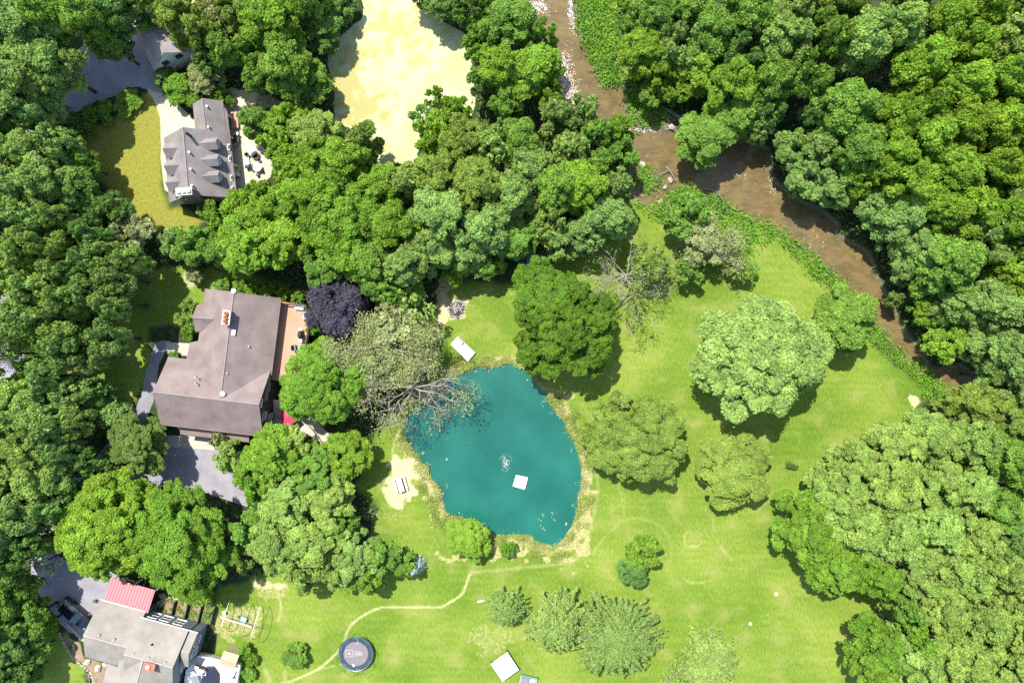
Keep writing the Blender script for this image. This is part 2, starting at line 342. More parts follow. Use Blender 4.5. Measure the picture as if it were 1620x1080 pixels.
# ---- water sheets
def water_mat(name, c1, c2, streak=None, rough=.12, sc=.25, bump=.15, spec=.5):
    m = bpy.data.materials.new(name); t, N, L, b = nodes(m); b.inputs['Roughness'].default_value = rough; b.inputs['Specular IOR Level'].default_value = spec
    tc = N.new('ShaderNodeTexCoord'); n = N.new('ShaderNodeTexNoise'); n.inputs['Scale'].default_value = sc; n.inputs['Detail'].default_value = 6; L.new(tc.outputs['Object'], n.inputs[0])
    r = N.new('ShaderNodeValToRGB'); r.color_ramp.elements[0].position = .35; r.color_ramp.elements[1].position = .7; r.color_ramp.elements[0].color = (*c1, 1); r.color_ramp.elements[1].color = (*c2, 1); L.new(n.outputs[0], r.inputs[0]); out = r.outputs[0]
    if streak:
        a = N.new('ShaderNodeAttribute'); a.attribute_name = 'streak'; x = N.new('ShaderNodeMix'); x.data_type = 'RGBA'
        L.new(a.outputs['Fac'], x.inputs[0]); L.new(out, x.inputs[6]); x.inputs[7].default_value = (*streak, 1); out = x.outputs[2]
    if name == 'river_water':
        mp = N.new('ShaderNodeMapping'); mp.inputs['Rotation'].default_value = (0, 0, .75); mp.inputs['Scale'].default_value = (.6, 1.6, 1); L.new(tc.outputs['Object'], mp.inputs[0])
        fn = N.new('ShaderNodeTexNoise'); fn.inputs['Scale'].default_value = 1.1; fn.inputs['Detail'].default_value = 7; fn.inputs['Distortion'].default_value = .8; L.new(mp.outputs[0], fn.inputs[0])
        fr = N.new('ShaderNodeValToRGB'); fr.color_ramp.elements[0].position = .35; fr.color_ramp.elements[1].position = .6; fr.color_ramp.elements[0].color = (.80, .80, .82, 1); fr.color_ramp.elements[1].color = (1.08, 1.08, 1.08, 1); L.new(fn.outputs[0], fr.inputs[0])
        fm = N.new('ShaderNodeMix'); fm.data_type = 'RGBA'; fm.blend_type = 'MULTIPLY'; fm.inputs[0].default_value = 1; L.new(out, fm.inputs[6]); L.new(fr.outputs[0], fm.inputs[7]); out = fm.outputs[2]
    L.new(out, b.inputs['Base Color'])
    n2 = N.new('ShaderNodeTexNoise'); n2.inputs['Scale'].default_value = 4; n2.inputs['Detail'].default_value = 3; L.new(tc.outputs['Object'], n2.inputs[0])
    bp = N.new('ShaderNodeBump'); bp.inputs['Strength'].default_value = bump; bp.inputs['Distance'].default_value = .05; L.new(n2.outputs[0], bp.inputs['Height']); L.new(bp.outputs[0], b.inputs['Normal'])
    return m
def sheet(name, d, off, z, mat, st=None):
    msk = d < off; keep = msk[:-1, :-1] | msk[:-1, 1:] | msk[1:, 1:] | msk[1:, :-1]; keep &= (np.abs(GX[:-1, :-1]) < 90) & (np.abs(GY[:-1, :-1]) < 60)
    f = F.reshape(ny - 1, nx - 1, 4)[keep]; u, inv = np.unique(f, return_inverse=True); VV = V[u].copy(); VV[:, 2] = z
    return gridmesh(name, VV, inv.reshape(-1, 4), mat, dict(streak=st.reshape(-1)[u]) if st is not None else {})
CL = arr([(865,-20),(880,40),(905,90),(925,130),(945,165),(975,190),(1020,215),(1055,250),(1080,275),(1140,270),(1190,300),(1250,330),(1300,385),(1350,420),(1390,470),(1420,520),(1450,560),(1500,600),(1600,690)])
dc = ldist(GX, GY, CL); streak = np.clip(sm(1.35 - dc / (1.5 + n1 * 1.6)) * (.75 + n2 * .8), 0, .9)
streak = np.maximum(streak, blob(1175,275,35,30,.5)); streak = np.maximum(streak, blob(1250,340,45,30,.6,.8))
sheet('pond_water', dP, .3, -.30, water_mat('pond_water', (.006, .085, .062), (.012, .125, .090), rough=.18, sc=.16, bump=.5))
sheet('river_water', dR, .3, -.28, water_mat('river_water', (.115, .086, .038), (.165, .120, .050), streak=(.36, .205, .035), rough=.12, sc=.5, spec=.22))
am = water_mat('algae_surface', (.66, .62, .36), (.80, .80, .62), rough=.7, sc=.35)
a_st = np.maximum.reduce([blob(545,140,40,45,.9,1.3), blob(575,165,30,30,.9,1.2), blob(615,45,38,22,.8,1.5), blob(650,70,22,12,.7,1.5), blob(600,75,20,10,.6,1.5), blob(670,95,18,8,.6,1.5), blob(560,90,22,18,.6,1.5),blob(640,30,50,18,.5,1.5), blob(612,228,10,5,.6)])
am.node_tree.nodes['Attribute'] if False else None
am = water_mat('algae_surface', (.32, .35, .145), (.42, .445, .25), streak=(.31, .27, .075), rough=.75, sc=.35, bump=.2)
tt = am.node_tree; bs = tt.nodes['Principled BSDF']; lk = bs.inputs['Base Color'].links[0]; src = lk.from_socket
nn = tt.nodes.new('ShaderNodeTexNoise'); nn.inputs['Scale'].default_value = 2.2; nn.inputs['Detail'].default_value = 8; tcn = tt.nodes.new('ShaderNodeTexCoord'); tt.links.new(tcn.outputs['Object'], nn.inputs[0])
rr_ = tt.nodes.new('ShaderNodeValToRGB'); rr_.color_ramp.elements[0].position = .66; rr_.color_ramp.elements[1].position = .72; tt.links.new(nn.outputs[0], rr_.inputs[0])
mm = tt.nodes.new('ShaderNodeMix'); mm.data_type = 'RGBA'; tt.links.new(rr_.outputs[0], mm.inputs[0]); tt.links.new(src, mm.inputs[6]); mm.inputs[7].default_value = (.22, .24, .18, 1); tt.links.new(mm.outputs[2], bs.inputs['Base Color'])
sheet('algae_pond_water', dA, .3, -.22, am, a_st)
def flat(name, P, mat, z, n=3, jit=.08, sm_=True):
    p = smooth(arr(P), n) if sm_ else arr(P)
    if jit: p = p + rng.normal(0, jit, p.shape)
    mb = MB(); mb.add([(x, y, z) for x, y in p], [tuple(range(len(p)))])
    o = mb.build(name, mat); o['kind'] = 'structure'
    if o.data.polygons[0].normal.z < 0: o.data.flip_normals()
    return o
ASPH = mat('asphalt_light', (.235, .225, .245), .9, .6, .2, fine=20)
ASPHD = mat('asphalt', (.20, .20, .22), .9, .6, .25, fine=20)
GRAV = mat('pale_gravel', (.43, .41, .29), .9, .8, .12, fine=25)
CONC = mat('concrete', (.40, .37, .30), .9, .7, .12, fine=20)
SOIL = mat('garden_soil', (.24, .17, .11), .95, 1, .25, fine=12)
flat('driveway', [(-200,175),(-60,188),(0,188),(55,168),(88,130),(110,88),(150,66),(200,55),(262,60),(275,100),(262,118),(258,148),(246,146),(232,141),(214,137),(196,143),(182,152),(160,158),(138,168),(105,188),(82,203),(50,219),(0,236),(-60,242),(-200,250)], ASPH, .006)
flat('footpath', [(233,140),(247,145),(262,150),(282,166),(300,182),(312,195),(330,215),(330,235),(280,250),(268,300),(259,292),(254,250),(254,200),(247,168),(238,152)], GRAV, .010)
flat('patio', [(345,165),(372,152),(392,165),(398,195),(408,222),(425,245),(432,265),(422,285),(395,300),(372,322),(355,250)], GRAV, .010)
flat('parking_pad', [(262,690),(345,692),(352,722),(372,745),(402,778),(388,800),(340,785),(300,770),(246,768),(240,745),(258,735)], ASPH, .006, 2)
flat('concrete_apron', [(266,688),(346,692),(344,712),(262,706)], CONC, .012, 1, 0, False)
flat('lane', [(270,540),(252,540),(240,556),(231,590),(222,625),(212,650),(180,690),(140,735),(100,770),(70,800),(50,850),(55,900),(90,915),(95,850),(120,800),(170,770),(246,766),(246,748),(180,748),(215,690),(238,650),(247,605),(256,565),(272,552)], ASPHD, .004)
flat('walkway', [(262,541),(302,543),(299,563),(264,560)], CONC, .014, 1, 0, False)
flat('road', [(-120,240),(-40,250),(5,330),(30,430),(38,540),(32,660),(15,800),(0,900),(-30,1100),(-120,1100)], ASPH, .004)
flat('forecourt', [(55,880),(120,890),(185,905),(182,930),(172,950),(152,965),(140,1000),(134,1016),(118,1003),(94,985),(70,950),(50,920)], ASPH, .008)
flat('garden_bed', [(98,1000),(112,1008),(128,1022),(134,1040),(170,1052),(172,1075),(158,1120),(148,1120),(146,1080),(138,1056),(118,1042),(104,1020)], SOIL, .006)
flat('lower_patio', [(425,640),(470,640),(500,665),(535,705),(520,715),(490,690),(440,700),(420,690)], CONC, .008, 2)
# ------------------------------------------------------------------ foliage prototypes
def leaf_quads(C, D, size, r, asp=.62):
    n = len(C); D = D / (np.linalg.norm(D, axis=1, keepdims=True) + 1e-9)
    a = r.normal(size=(n, 3)); T = np.cross(D, a); T /= np.linalg.norm(T, axis=1, keepdims=True) + 1e-9
    B = np.cross(D, T); s = size * r.uniform(.65, 1.35, (n, 1)); k = s * asp
    return np.stack([C - T * s / 2, C - B * k / 2 + T * s * .05, C + T * s / 2, C + B * k / 2 + T * s * .05], 1)
def crown_pts(seed, Rr, H, style):
    r = np.random.default_rng(seed)
    st = dict(clump=(17, .34, 15, .33, .33, 1.1), fine=(12, .42, 30, .20, .26, 1.25), loose=(17, .30, 9, .40, .42, .55), fluffy=(24, .28, 13, .35, .29, 1.05),
              spray=(24, .24, 7, .45, .42, .26), feather=(0, 0, 0, 0, 0, 0))[style]
    nl, lf, npf, pf, ls, dens = st
    if style == 'feather':          # many thin boughs sweeping out and down from a leader
        C = []; D = []; Tn = []
        for i in range(int(60 * (Rr if Rr < 5 else Rr * 1.4))):
            a = r.uniform(0, 6.28); z0 = H * r.uniform(.35, .97); L_ = Rr * (1.12 - z0 / H * .75) * r.uniform(.6, 1.1); k = int(30 * L_); t = r.uniform(.15, 1, k)
            bend = r.normal(0, .25); x = np.cos(a + bend * t) * L_ * t; y = np.sin(a + bend * t) * L_ * t; z = z0 + H * .10 * t - H * .16 * t * t
            w = .07 + .16 * (1 - t) ; C.append(np.stack([x, y, z], 1) + r.normal(size=(k, 3)) * w[:, None]); D.append(r.normal(size=(k, 3)) * .6 + np.array([math.cos(a) * .4, math.sin(a) * .4, .6])); Tn.append(np.clip(r.normal(.5, .12) + r.normal(0, .2, k), 0, 1))
        return leaf_quads(np.concatenate(C), np.concatenate(D), .30, r, .5), np.concatenate(Tn)
    if Rr > 6: nl = int(nl * 2.1); lf *= .72
    if Rr < 2: nl = 7; lf = .42; npf = 8; ls *= .72
    if Rr < 3 and Rr >= 2: nl = 10; ls *= .85
    zc = .50 * H; top = .48 * H; C = []; D = []; Tn = []
    ph0 = r.uniform(0, 6.28)
    nin = nl // 3 if dens > 1 else 0
    for i in range(nl + nin):
        inner = i >= nl
        u = ((i + .5) / nl) if not inner else ((i - nl + .5) / nin) * .75; th = math.acos(max(-.25, 1 - u * 1.2)) + r.normal(0, .07); ph = ph0 + i * 2.39996 + r.normal(0, .22)
        lr = Rr * lf * r.uniform(.60, 1.35); m = r.uniform(.74, 1.14); ax3 = r.uniform(.75, 1.3, 3) * np.array([1, 1, .9])
        c = np.array([(Rr - lr) * m * math.sin(th) * math.cos(ph), (Rr - lr) * m * math.sin(th) * math.sin(ph), zc + (top - lr * .8) * math.cos(th) * r.uniform(.85, 1.1)])
        if inner: c = c * np.array([.78, .78, 1]) - np.array([0, 0, lr * .7])
        ltint = r.uniform(.3, .7)
        for j in range(npf):
            v = r.normal(size=3); v[2] = abs(v[2]) * .9 - .25; out = c - np.array([0, 0, zc * .8]); out /= np.linalg.norm(out) + 1e-6
            v = v / np.linalg.norm(v) + out * .55; v /= np.linalg.norm(v)
            pr = lr * pf * r.uniform(.7, 1.3); pc = c + v * (lr * .80) * ax3
            k = int(4 * math.pi * pr * pr * dens / (ls * ls * .31)) + 3
            q = r.normal(size=(k, 3)); q[:, 2] = np.where(q[:, 2] < -.3, -q[:, 2], q[:, 2]); q /= np.linalg.norm(q, axis=1, keepdims=True)
            rad = pr * (r.uniform(.4, 1.05, (k, 1)) ** .7 + np.abs(r.normal(0, .16, (k, 1))))
            C.append(pc + q * rad * np.array([1, 1, .75])); D.append(q * .75 + np.array([0, 0, .40]) + r.normal(size=(k, 3)) * .50)
            Tn.append(np.clip(ltint + r.normal(0, .12) + r.normal(0, .22, k), 0, 1))
        # inner shade leaves
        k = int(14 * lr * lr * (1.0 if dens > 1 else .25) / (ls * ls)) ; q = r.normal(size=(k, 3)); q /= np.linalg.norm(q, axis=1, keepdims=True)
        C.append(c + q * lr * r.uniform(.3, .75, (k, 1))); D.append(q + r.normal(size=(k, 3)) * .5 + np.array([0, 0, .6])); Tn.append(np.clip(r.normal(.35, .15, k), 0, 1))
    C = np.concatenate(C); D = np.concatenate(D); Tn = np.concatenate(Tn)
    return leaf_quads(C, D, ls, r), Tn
def branch_mesh(seed, H, Rr, levels=3, n0=7, spread=.9, start=.35, r0=.16, droop=.15, base=(0, 0, 0), sides=5, tips=None, bias=None):
    r = random.Random(seed); mb = MB()
    def grow(p, d, L, rad, lev):
        pts = [p]; rr_ = [rad]; q = Vector(p); dd = Vector(d)
        for i in range(4):
            dd = (dd + Vector((r.gauss(0, .16), r.gauss(0, .16), r.gauss(0, .10) - droop * .3))).normalized()
            q = q + dd * L / 4; pts.append(q.copy()); rr_.append(rad * (1 - .19 * (i + 1)))
        mb.tube(pts, rr_, sides if lev > 1 else 3, cap=False)
        if tips is not None: tips.append(tuple(pts[-1]))
        if lev > 0:
            for k in range(5 if lev > 1 else 4):
                t = pts[min(4, 1 + k)] if k < 4 else pts[-1]; sd = Vector((r.gauss(0, 1), r.gauss(0, 1), r.gauss(0, .5)))
                nd = (dd * .8 + sd.normalized() * .75).normalized(); grow(t, nd, L * r.uniform(.4, .62), rad * .45, lev - 1)
    mb.tube([Vector(base), Vector(base) + Vector((0, 0, H * start)), Vector(base) + Vector((.1, .05, H * .75))], [r0 * 2.2, r0 * 1.6, r0 * .8], 8)
    for i in range(n0):
        a = i * 2.4 + r.random(); el = r.uniform(.15, .9); z = H * r.uniform(start * .8, .7)
        d = Vector((math.cos(a) * spread, math.sin(a) * spread, el))
        if bias: d += Vector(bias)
        grow(Vector(base) + Vector((0, 0, z)), d.normalized(), Rr * r.uniform(.6, .85), r0, levels - 1)
    return mb
PROT = {}
HID = []
def proto(style, Rr, k):
    key = (style, Rr, k)
    if key not in PROT:
        H = {1.0: 1.6, 2.3: 5.0, 4.0: 11.0, 7.2: 14.0}[Rr]
        Q, T = crown_pts(hash((style, k)) % 1 + k * 17 + int(Rr * 10) + len(style) * 101, Rr, H, style)
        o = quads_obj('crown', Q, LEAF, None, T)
        tr = MB(); rt = .045 * Rr + .03
        tr.tube([(0, 0, -.1), (0.05, 0, H * .3), (.1, .1, H * .6), (.1, .05, H * .8)], [rt * 1.5, rt, rt * .6, rt * .2], 8)
        for i in range(6):
            a = i * 2.4 + k; z = H * (.28 + .07 * i)
            tr.tube([(0.05, 0, z), (Rr * .3 * math.cos(a), Rr * .3 * math.sin(a), z + H * .12), (Rr * .6 * math.cos(a), Rr * .6 * math.sin(a), z + H * .2)], [rt * .5, rt * .35, rt * .12], 5)
        t = tr.build('trunk', BARK, None, True)
        PROT[key] = (o, t, H, [0])
    return PROT[key]
PAL = dict(bg=(.215, .355, .088), lg=(.255, .392, .085), yg=(.195, .350, .036), mg=(.170, .325, .050), bt=(.165, .320, .034), dg=(.135, .265, .058),
           ol=(.200, .300, .052), gy=(.320, .370, .145), pu=(.076, .068, .086), bs=(.42, .52, .50), sv=(.40, .50, .34), dk=(.100, .205, .020), pl=(.280, .415, .100), do=(.150, .240, .050), sp=(.225, .340, .085))
ptr = random.Random(5)
TREES = []
def tree(px, py, r, h, style, col, label, name='tree', cat='tree', group=None, sq=1.0, jit=.08, hz=None):
    z = .55 * h; x, y = W(px, py, z); rw = r * (CAM_H - z) / 1260.0 * 1.10
    cls = min((1.0, 2.3, 4.0, 7.2), key=lambda c: abs(math.log(rw / c)))
    nv = 6 if cls == 4.0 else 3
    if style in ('fine', 'spray', 'loose', 'feather'): nv = 2
    k = ptr.randrange(nv); o, t, H, used = proto(style, cls, k)
    e = empty(name, (x, y, 0), ptr.uniform(0, 6.28), label, cat, group)
    s = rw / cls; an_ = ptr.uniform(.90, 1.10); e.scale = (s * an_, s * sq / an_, h / H)
    c = PAL[col] if isinstance(col, str) else col
    v = 1 + ptr.uniform(-jit, jit); hv = ptr.uniform(-.05, .05)
    first = used[0] == 0; used[0] = 1
    for src in (o, t):
        q = src if first else src.copy()
        if not first: COL.objects.link(q)
        q.parent = e
        if src is o: q.color = (c[0] * v * (1 + hv), c[1] * v, c[2] * v * (1 - hv), 1)
    TREES.append((x, y, rw))
    return e
# colour words used in the labels
CW = dict(bg='blue-green', lg='pale green', yg='yellow-green', mg='mid green', bt='bright green', dg='dark green', ol='olive', gy='grey-green', dk='dense dark green', sv='silvery', do='dull olive')
def wood(place, group, rows, style='clump'):
    """rows: (px,py,r,h,col[,style]); the label counts trees of one colour word from the top of the photo down"""
    rows = sorted(rows, key=lambda q: (q[1], q[0])); cnt = {}; tot = {}
    for q in rows: tot[q[4]] = tot.get(q[4], 0) + 1
    ORD = ['first', 'second', 'third', 'fourth', 'fifth', 'sixth', 'seventh', 'eighth', 'ninth', 'tenth', 'eleventh', 'twelfth', 'thirteenth', 'fourteenth', 'fifteenth', 'sixteenth', 'seventeenth', 'eighteenth', 'nineteenth', 'twentieth'] + ['twenty-' + w for w in ('first', 'second', 'third', 'fourth', 'fifth', 'sixth', 'seventh', 'eighth', 'ninth')] + ['thirtieth'] + ['thirty-' + w for w in ('first', 'second', 'third', 'fourth', 'fifth', 'sixth')]
    for q in rows:
        c = q[4]; cnt[c] = cnt.get(c, 0) + 1
        if tot[c] == 1: lab = f'the only {CW[c]} tree {place}'
        else: lab = f'{ORD[cnt[c] - 1]} {CW[c]} tree from the top {place}'
        tree(q[0], q[1], q[2], q[3], q[5] if len(q) > 5 else style, c, lab, group=group)
wood('around the grey garage and driveway', 'trees around the garage', [
    (45,60,58,16,'bg','fluffy'),(18,10,42,15,'dg'),(35,135,58,17,'bg','fluffy'),(95,112,38,15,'bg'),(88,38,38,15,'mg'),(155,40,38,15,'mg'),(198,25,36,14,'dg'),(128,0,34,15,'mg'),(245,8,30,13,'mg'),
    (183,75,26,11,'dg'),(288,28,38,12,'ol','fluffy'),(325,52,32,12,'ol','fluffy'),(345,22,30,11,'gy','loose'),(362,78,32,11,'mg'),(385,20,36,12,'ol','fluffy'),(435,38,48,13,'bt'),(455,112,40,12,'mg'),
    (492,136,34,7,'mg'),(405,85,30,10,'mg'),(506,46,36,7,'dg'),(488,5,32,12,'mg'),(540,10,24,5,'dg'),(405,128,24,8,'mg'),(330,95,24,8,'dg'),(60,180,34,14,'bg'),(15,185,34,14,'dg'),(5,90,36,16,'dg')])
wood('in the western wood beside the road', 'trees of the western wood', [
    (15,250,36,15,'bg'),(60,245,36,14,'bg'),(98,232,32,13,'bg'),(40,300,42,15,'bg'),(92,290,40,15,'bg'),(138,262,24,9,'mg'),(138,312,34,12,'dg'),(25,345,34,15,'bg'),(65,350,34,15,'bg'),
    (110,345,26,14,'lg'),(180,335,32,10,'dg'),(214,372,32,9,'gy'),(160,372,30,13,'dg'),(15,398,36,15,'bg'),(60,400,34,16,'lg'),(95,397,28,16,'lg'),(145,418,28,15,'bg'),(110,425,28,15,'lg'),
    (183,412,32,14,'bg'),(215,410,24,12,'lg'),(190,440,30,14,'bg'),(32,440,34,16,'lg'),(75,455,36,16,'lg'),(120,470,30,15,'lg'),(155,462,28,14,'bg'),(188,480,26,14,'lg'),(58,500,34,15,'bg'),
    (100,505,32,15,'lg'),(176,535,27,14,'bg'),(42,530,28,14,'bg','loose'),(115,548,30,14,'bg'),(150,565,26,12,'bg'),(12,560,32,14,'bg','loose'),(55,585,22,10,'yg','loose'),(90,595,32,14,'bg'),
    (120,622,34,11,'bg'),(155,625,24,7,'dg'),(20,635,38,15,'lg'),(60,650,36,15,'bg'),(95,670,34,15,'bg'),(128,668,26,13,'lg'),(22,700,38,15,'bg'),(70,712,36,15,'lg'),(108,715,28,14,'bg'),
    (20,760,40,15,'bg'),(82,752,36,15,'lg'),(48,802,38,15,'bg'),(95,795,30,14,'bg'),(18,840,38,15,'bg'),(62,850,30,12,'dg'),(18,895,34,13,'dg'),(8,505,22,13,'dg','loose'),(145,512,22,7,'dg'),(150,730,26,10,'dg'),(128,775,24,11,'dg'),(172,745,20,8,'dg')])
tree(78, 883, 22, 6, 'loose', 'sv', 'small silvery-leaved tree by the forecourt, left of the yellow-green tree')
wood('in the south-west corner by the black car', 'trees in the south-west corner', [
    (18,940,38,12,'mg'),(50,975,32,10,'mg'),(76,985,17,6,'bt'),(25,1012,36,10,'dg'),(58,1030,22,7,'mg'),(10,1062,34,10,'dg'),(50,1062,18,6,'dg'),(5,985,30,12,'dg')])
tree(178, 828, 78, 13, 'fluffy', 'yg', 'big yellow-green tree west of the bright one, above the red metal roof', 'shade_tree')
tree(290, 855, 76, 13, 'fluffy', 'bt', 'big bright green tree right of the yellow-green one, below the parking pad', 'shade_tree')
tree(513, 608, 66, 11, 'fine', 'bt', 'round bright green tree covering the east side of the terracotta deck', 'shade_tree')
tree(533, 485, 48, 11, 'clump', 'pu', 'purple-leaved tree at the corner of the terracotta deck', 'purple_tree')
tree(225, 702, 47, 10, 'fine', 'do', 'round dull olive tree between the parking pad and the west wood', 'shade_tree')
tree(190, 663, 28, 7, 'clump', 'bg', 'blue-green tree at the tip of the small yellow lawn, above the olive tree')
wood('between brown house and pond', 'trees below the brown house', [
    (435,722,46,10,'bt'),(405,755,34,9,'bt'),(365,722,26,7,'lg'),(350,695,14,5,'gy','loose'),(470,700,32,8,'lg'),(550,718,36,8,'yg'),(500,745,40,9,'mg'),(460,790,44,10,'lg'),(520,785,40,9,'lg'),
    (440,850,46,10,'lg'),(500,850,46,10,'lg'),(480,898,34,9,'lg'),(388,882,20,7,'lg'),(545,830,22,8,'mg'),(560,880,38,8,'bg'),(605,880,32,7,'mg'),(580,915,26,7,'yg'),(534,900,30,8,'lg'),(398,835,30,9,'mg')], 'fluffy')
tree(637, 893, 21, 5, 'clump', 'mg', 'round mid green bush pressed against the pale blue spruce')
tree(497, 520, 12, 4, 'clump', 'mg', 'small green bush between the deck railing and the purple tree', 'bush', 'bush')
wood('between dormered house and fire pit', 'trees of the middle wood', [
    (408,195,27,7,'mg'),(440,226,29,8,'yg'),(465,200,34,9,'yg'),(500,215,38,10,'lg'),(466,266,34,10,'yg'),(500,262,36,11,'yg'),(418,310,24,9,'yg'),(382,330,30,9,'yg'),(348,345,24,8,'yg'),
    (425,345,36,11,'yg'),(470,320,38,12,'yg'),(520,310,42,13,'bt'),(545,258,38,12,'yg'),(575,228,30,10,'ol'),(510,365,42,13,'bt'),(560,350,46,13,'bt'),(605,298,36,12,'yg'),(545,402,40,13,'bt'),
    (585,420,40,12,'mg'),(620,362,44,13,'bt'),(520,430,36,11,'mg'),(640,420,36,12,'bg'),(612,458,30,10,'mg'),(682,395,42,11,'bg'),(698,345,46,14,'bg'),(740,398,38,9,'bg'),(722,425,24,6,'yg'),
    (770,365,40,13,'bg'),(812,376,36,9,'mg'),(770,416,28,7,'mg'),(850,360,30,8,'mg'),(868,350,26,11,'lg'),(892,382,32,8,'bg'),(930,370,34,9,'bg'),(960,345,38,12,'bg'),(650,462,26,7,'mg')])
wood('between the algae pond and the brown river', 'trees between algae pond and river', [
    (690,160,19,9,'yg','loose'),(668,188,19,8,'bg','loose'),(722,185,28,10,'yg'),(688,220,34,11,'yg'),(735,225,38,13,'ol','fluffy'),(780,240,34,13,'lg'),(640,290,34,12,'lg'),(690,285,38,13,'ol','fluffy'),(760,300,44,14,'ol','fluffy'),
    (822,228,36,13,'mg'),(840,270,36,13,'bg'),(812,312,38,13,'bg'),(885,192,32,12,'bg'),(920,182,26,11,'bg'),(940,217,28,11,'mg'),(975,212,26,9,'yg'),(980,245,26,9,'mg'),(955,262,30,11,'mg'),
    (900,242,32,12,'lg'),(880,300,36,13,'mg'),(925,298,40,13,'yg'),(972,295,28,11,'bg'),(800,48,46,12,'mg','fluffy'),(760,72,28,11,'mg'),(850,72,32,11,'mg'),(790,115,38,12,'yg'),(845,118,42,12,'yg'),
    (865,152,24,10,'yg'),(800,165,30,10,'mg'),(760,130,24,9,'dg'),(775,18,26,11,'bt'),(703,2,34,7,'dg'),(742,22,24,11,'dg'),(668,-12,22,6,'dg')])
wood('in the wood north of the river bend', 'trees north of the river bend', [
    (1003,5,26,8,'bt'),(1015,85,36,11,'yg'),(1045,118,28,9,'yg'),(1012,36,28,9,'mg'),(1040,35,36,13,'mg'),(1085,20,38,14,'mg'),(1068,75,34,13,'bg'),(1098,108,40,10,'yg'),(1150,140,42,13,'yg'),
    (1120,62,40,14,'mg'),(1068,138,26,7,'bt'),(1030,150,20,6,'mg'),(1112,220,42,9,'mg'),(1158,188,40,10,'mg'),(1198,205,24,8,'lg'),(1170,88,34,14,'dg'),(1180,30,38,16,'mg'),(1230,70,42,16,'lg'),(1250,20,38,17,'lg'),
    (1215,132,36,14,'mg'),(1268,130,34,15,'mg'),(1300,65,36,17,'mg'),(1320,18,38,17,'ol'),(1350,72,44,17,'lg'),(1330,180,44,16,'mg'),(1210,180,26,11,'dg'),(1285,180,24,12,'dg')])
wood('in the eastern wood beyond the river', 'trees of the eastern wood', [
    (1400,58,38,17,'lg'),(1420,12,38,17,'lg'),(1445,112,42,17,'yg'),(1470,50,42,18,'yg'),(1510,92,40,18,'yg'),(1530,35,40,18,'yg'),(1580,72,42,18,'lg'),(1602,20,38,18,'bg'),(1500,150,42,17,'yg'),
    (1560,142,42,18,'yg'),(1608,150,36,18,'bg'),(1450,172,36,17,'bt'),(1400,200,40,16,'bt'),(1350,237,40,15,'mg'),(1298,235,34,11,'bg'),(1252,238,30,9,'bg'),(1272,282,33,9,'bg'),(1320,295,34,9,'bg'),
    (1350,282,34,11,'bt'),(1398,255,36,15,'yg'),(1450,230,42,16,'yg'),(1500,210,40,17,'yg'),(1552,212,42,17,'yg'),(1602,228,40,18,'yg'),(1430,290,38,15,'yg'),(1490,272,42,16,'yg'),(1545,277,40,17,'yg'),
    (1602,292,38,17,'lg'),(1375,328,34,9,'bg'),(1425,340,38,12,'bg'),(1470,332,36,15,'bt'),(1520,337,42,16,'yg'),(1575,345,42,17,'bt'),(1612,392,34,17,'mg'),(1407,380,24,8,'bg'),(1446,398,38,11,'bg'),
    (1490,420,46,15,'mg'),(1540,388,36,16,'bg'),(1590,437,38,15,'yg'),(1424,426,22,8,'bg'),(1460,448,28,9,'mg'),(1468,490,28,8,'bt'),(1512,480,36,12,'bg'),(1556,482,38,15,'bg'),(1608,500,36,16,'bg'),
    (1542,540,34,10,'bg'),(1586,555,40,15,'bg'),(1562,594,30,10,'bg'),(1605,612,36,15,'bg'),(1292,262,28,9,'bg')])
tree(1411, 472, 11, 6, 'clump', 'lg', 'small pale green tree leaning over the brown river, level with the pale shade tree')
tree(1495, 545, 33, 8, 'clump', 'yg', 'yellow-green tree at the water, beside the last visible bend of the river')
wood('in the clump right of the lower lawn', 'trees of the south-eastern clump', [
    (1500,652,34,8,'ol','fluffy'),(1540,642,40,12,'ol','fluffy'),(1590,662,40,14,'ol','fluffy'),(1530,692,38,13,'lg'),(1575,715,40,14,'mg'),(1455,692,44,12,'lg'),(1402,712,46,12,'lg'),(1345,745,46,12,'lg'),(1278,838,56,11,'bt'),
    (1400,775,46,14,'lg'),(1312,782,42,10,'lg'),(1460,760,46,14,'lg'),(1510,770,42,14,'lg'),(1335,815,50,13,'lg'),(1400,840,48,14,'lg'),(1460,830,46,15,'lg'),(1520,840,42,15,'lg'),(1322,895,44,11,'bt'),(1378,905,36,12,'bt'),
    (1440,890,46,14,'lg'),(1500,900,46,15,'lg'),(1562,800,36,14,'mg'),(1602,770,34,14,'mg'),(1590,850,36,14,'dg'),(1562,892,38,15,'lg'),(1605,920,38,15,'lg'),(1470,950,44,14,'lg'),(1530,960,44,15,'lg'),
    (1590,980,42,15,'lg'),(1425,955,26,13,'mg'),(1388,1022,46,12,'bt'),(1370,1062,36,11,'bt'),(1442,1040,46,14,'lg'),(1500,1030,46,15,'lg'),(1560,1045,44,15,'lg'),(1612,1052,36,15,'lg'),(1430,1000,34,13,'bt')], 'fluffy')
for o_ in [e_ for e_ in list(bpy.data.objects) if e_.name.startswith('tree') and e_.parent is None][3::9]:
    if .8 < o_.scale.x < 1.15 and o_.children[0].dimensions.x > 7.0 and o_.scale.z > .9:
        H_ = 11 if o_.children[0].dimensions.x < 11 else 14
        tw = branch_mesh(int(abs(o_.location.x * 7)) + 1, H_ * .98, 1.5, 3, 5, .8, .78, .035, .05, sides=4)
        tw.build('dead_twigs', BARKPALE, o_, True)
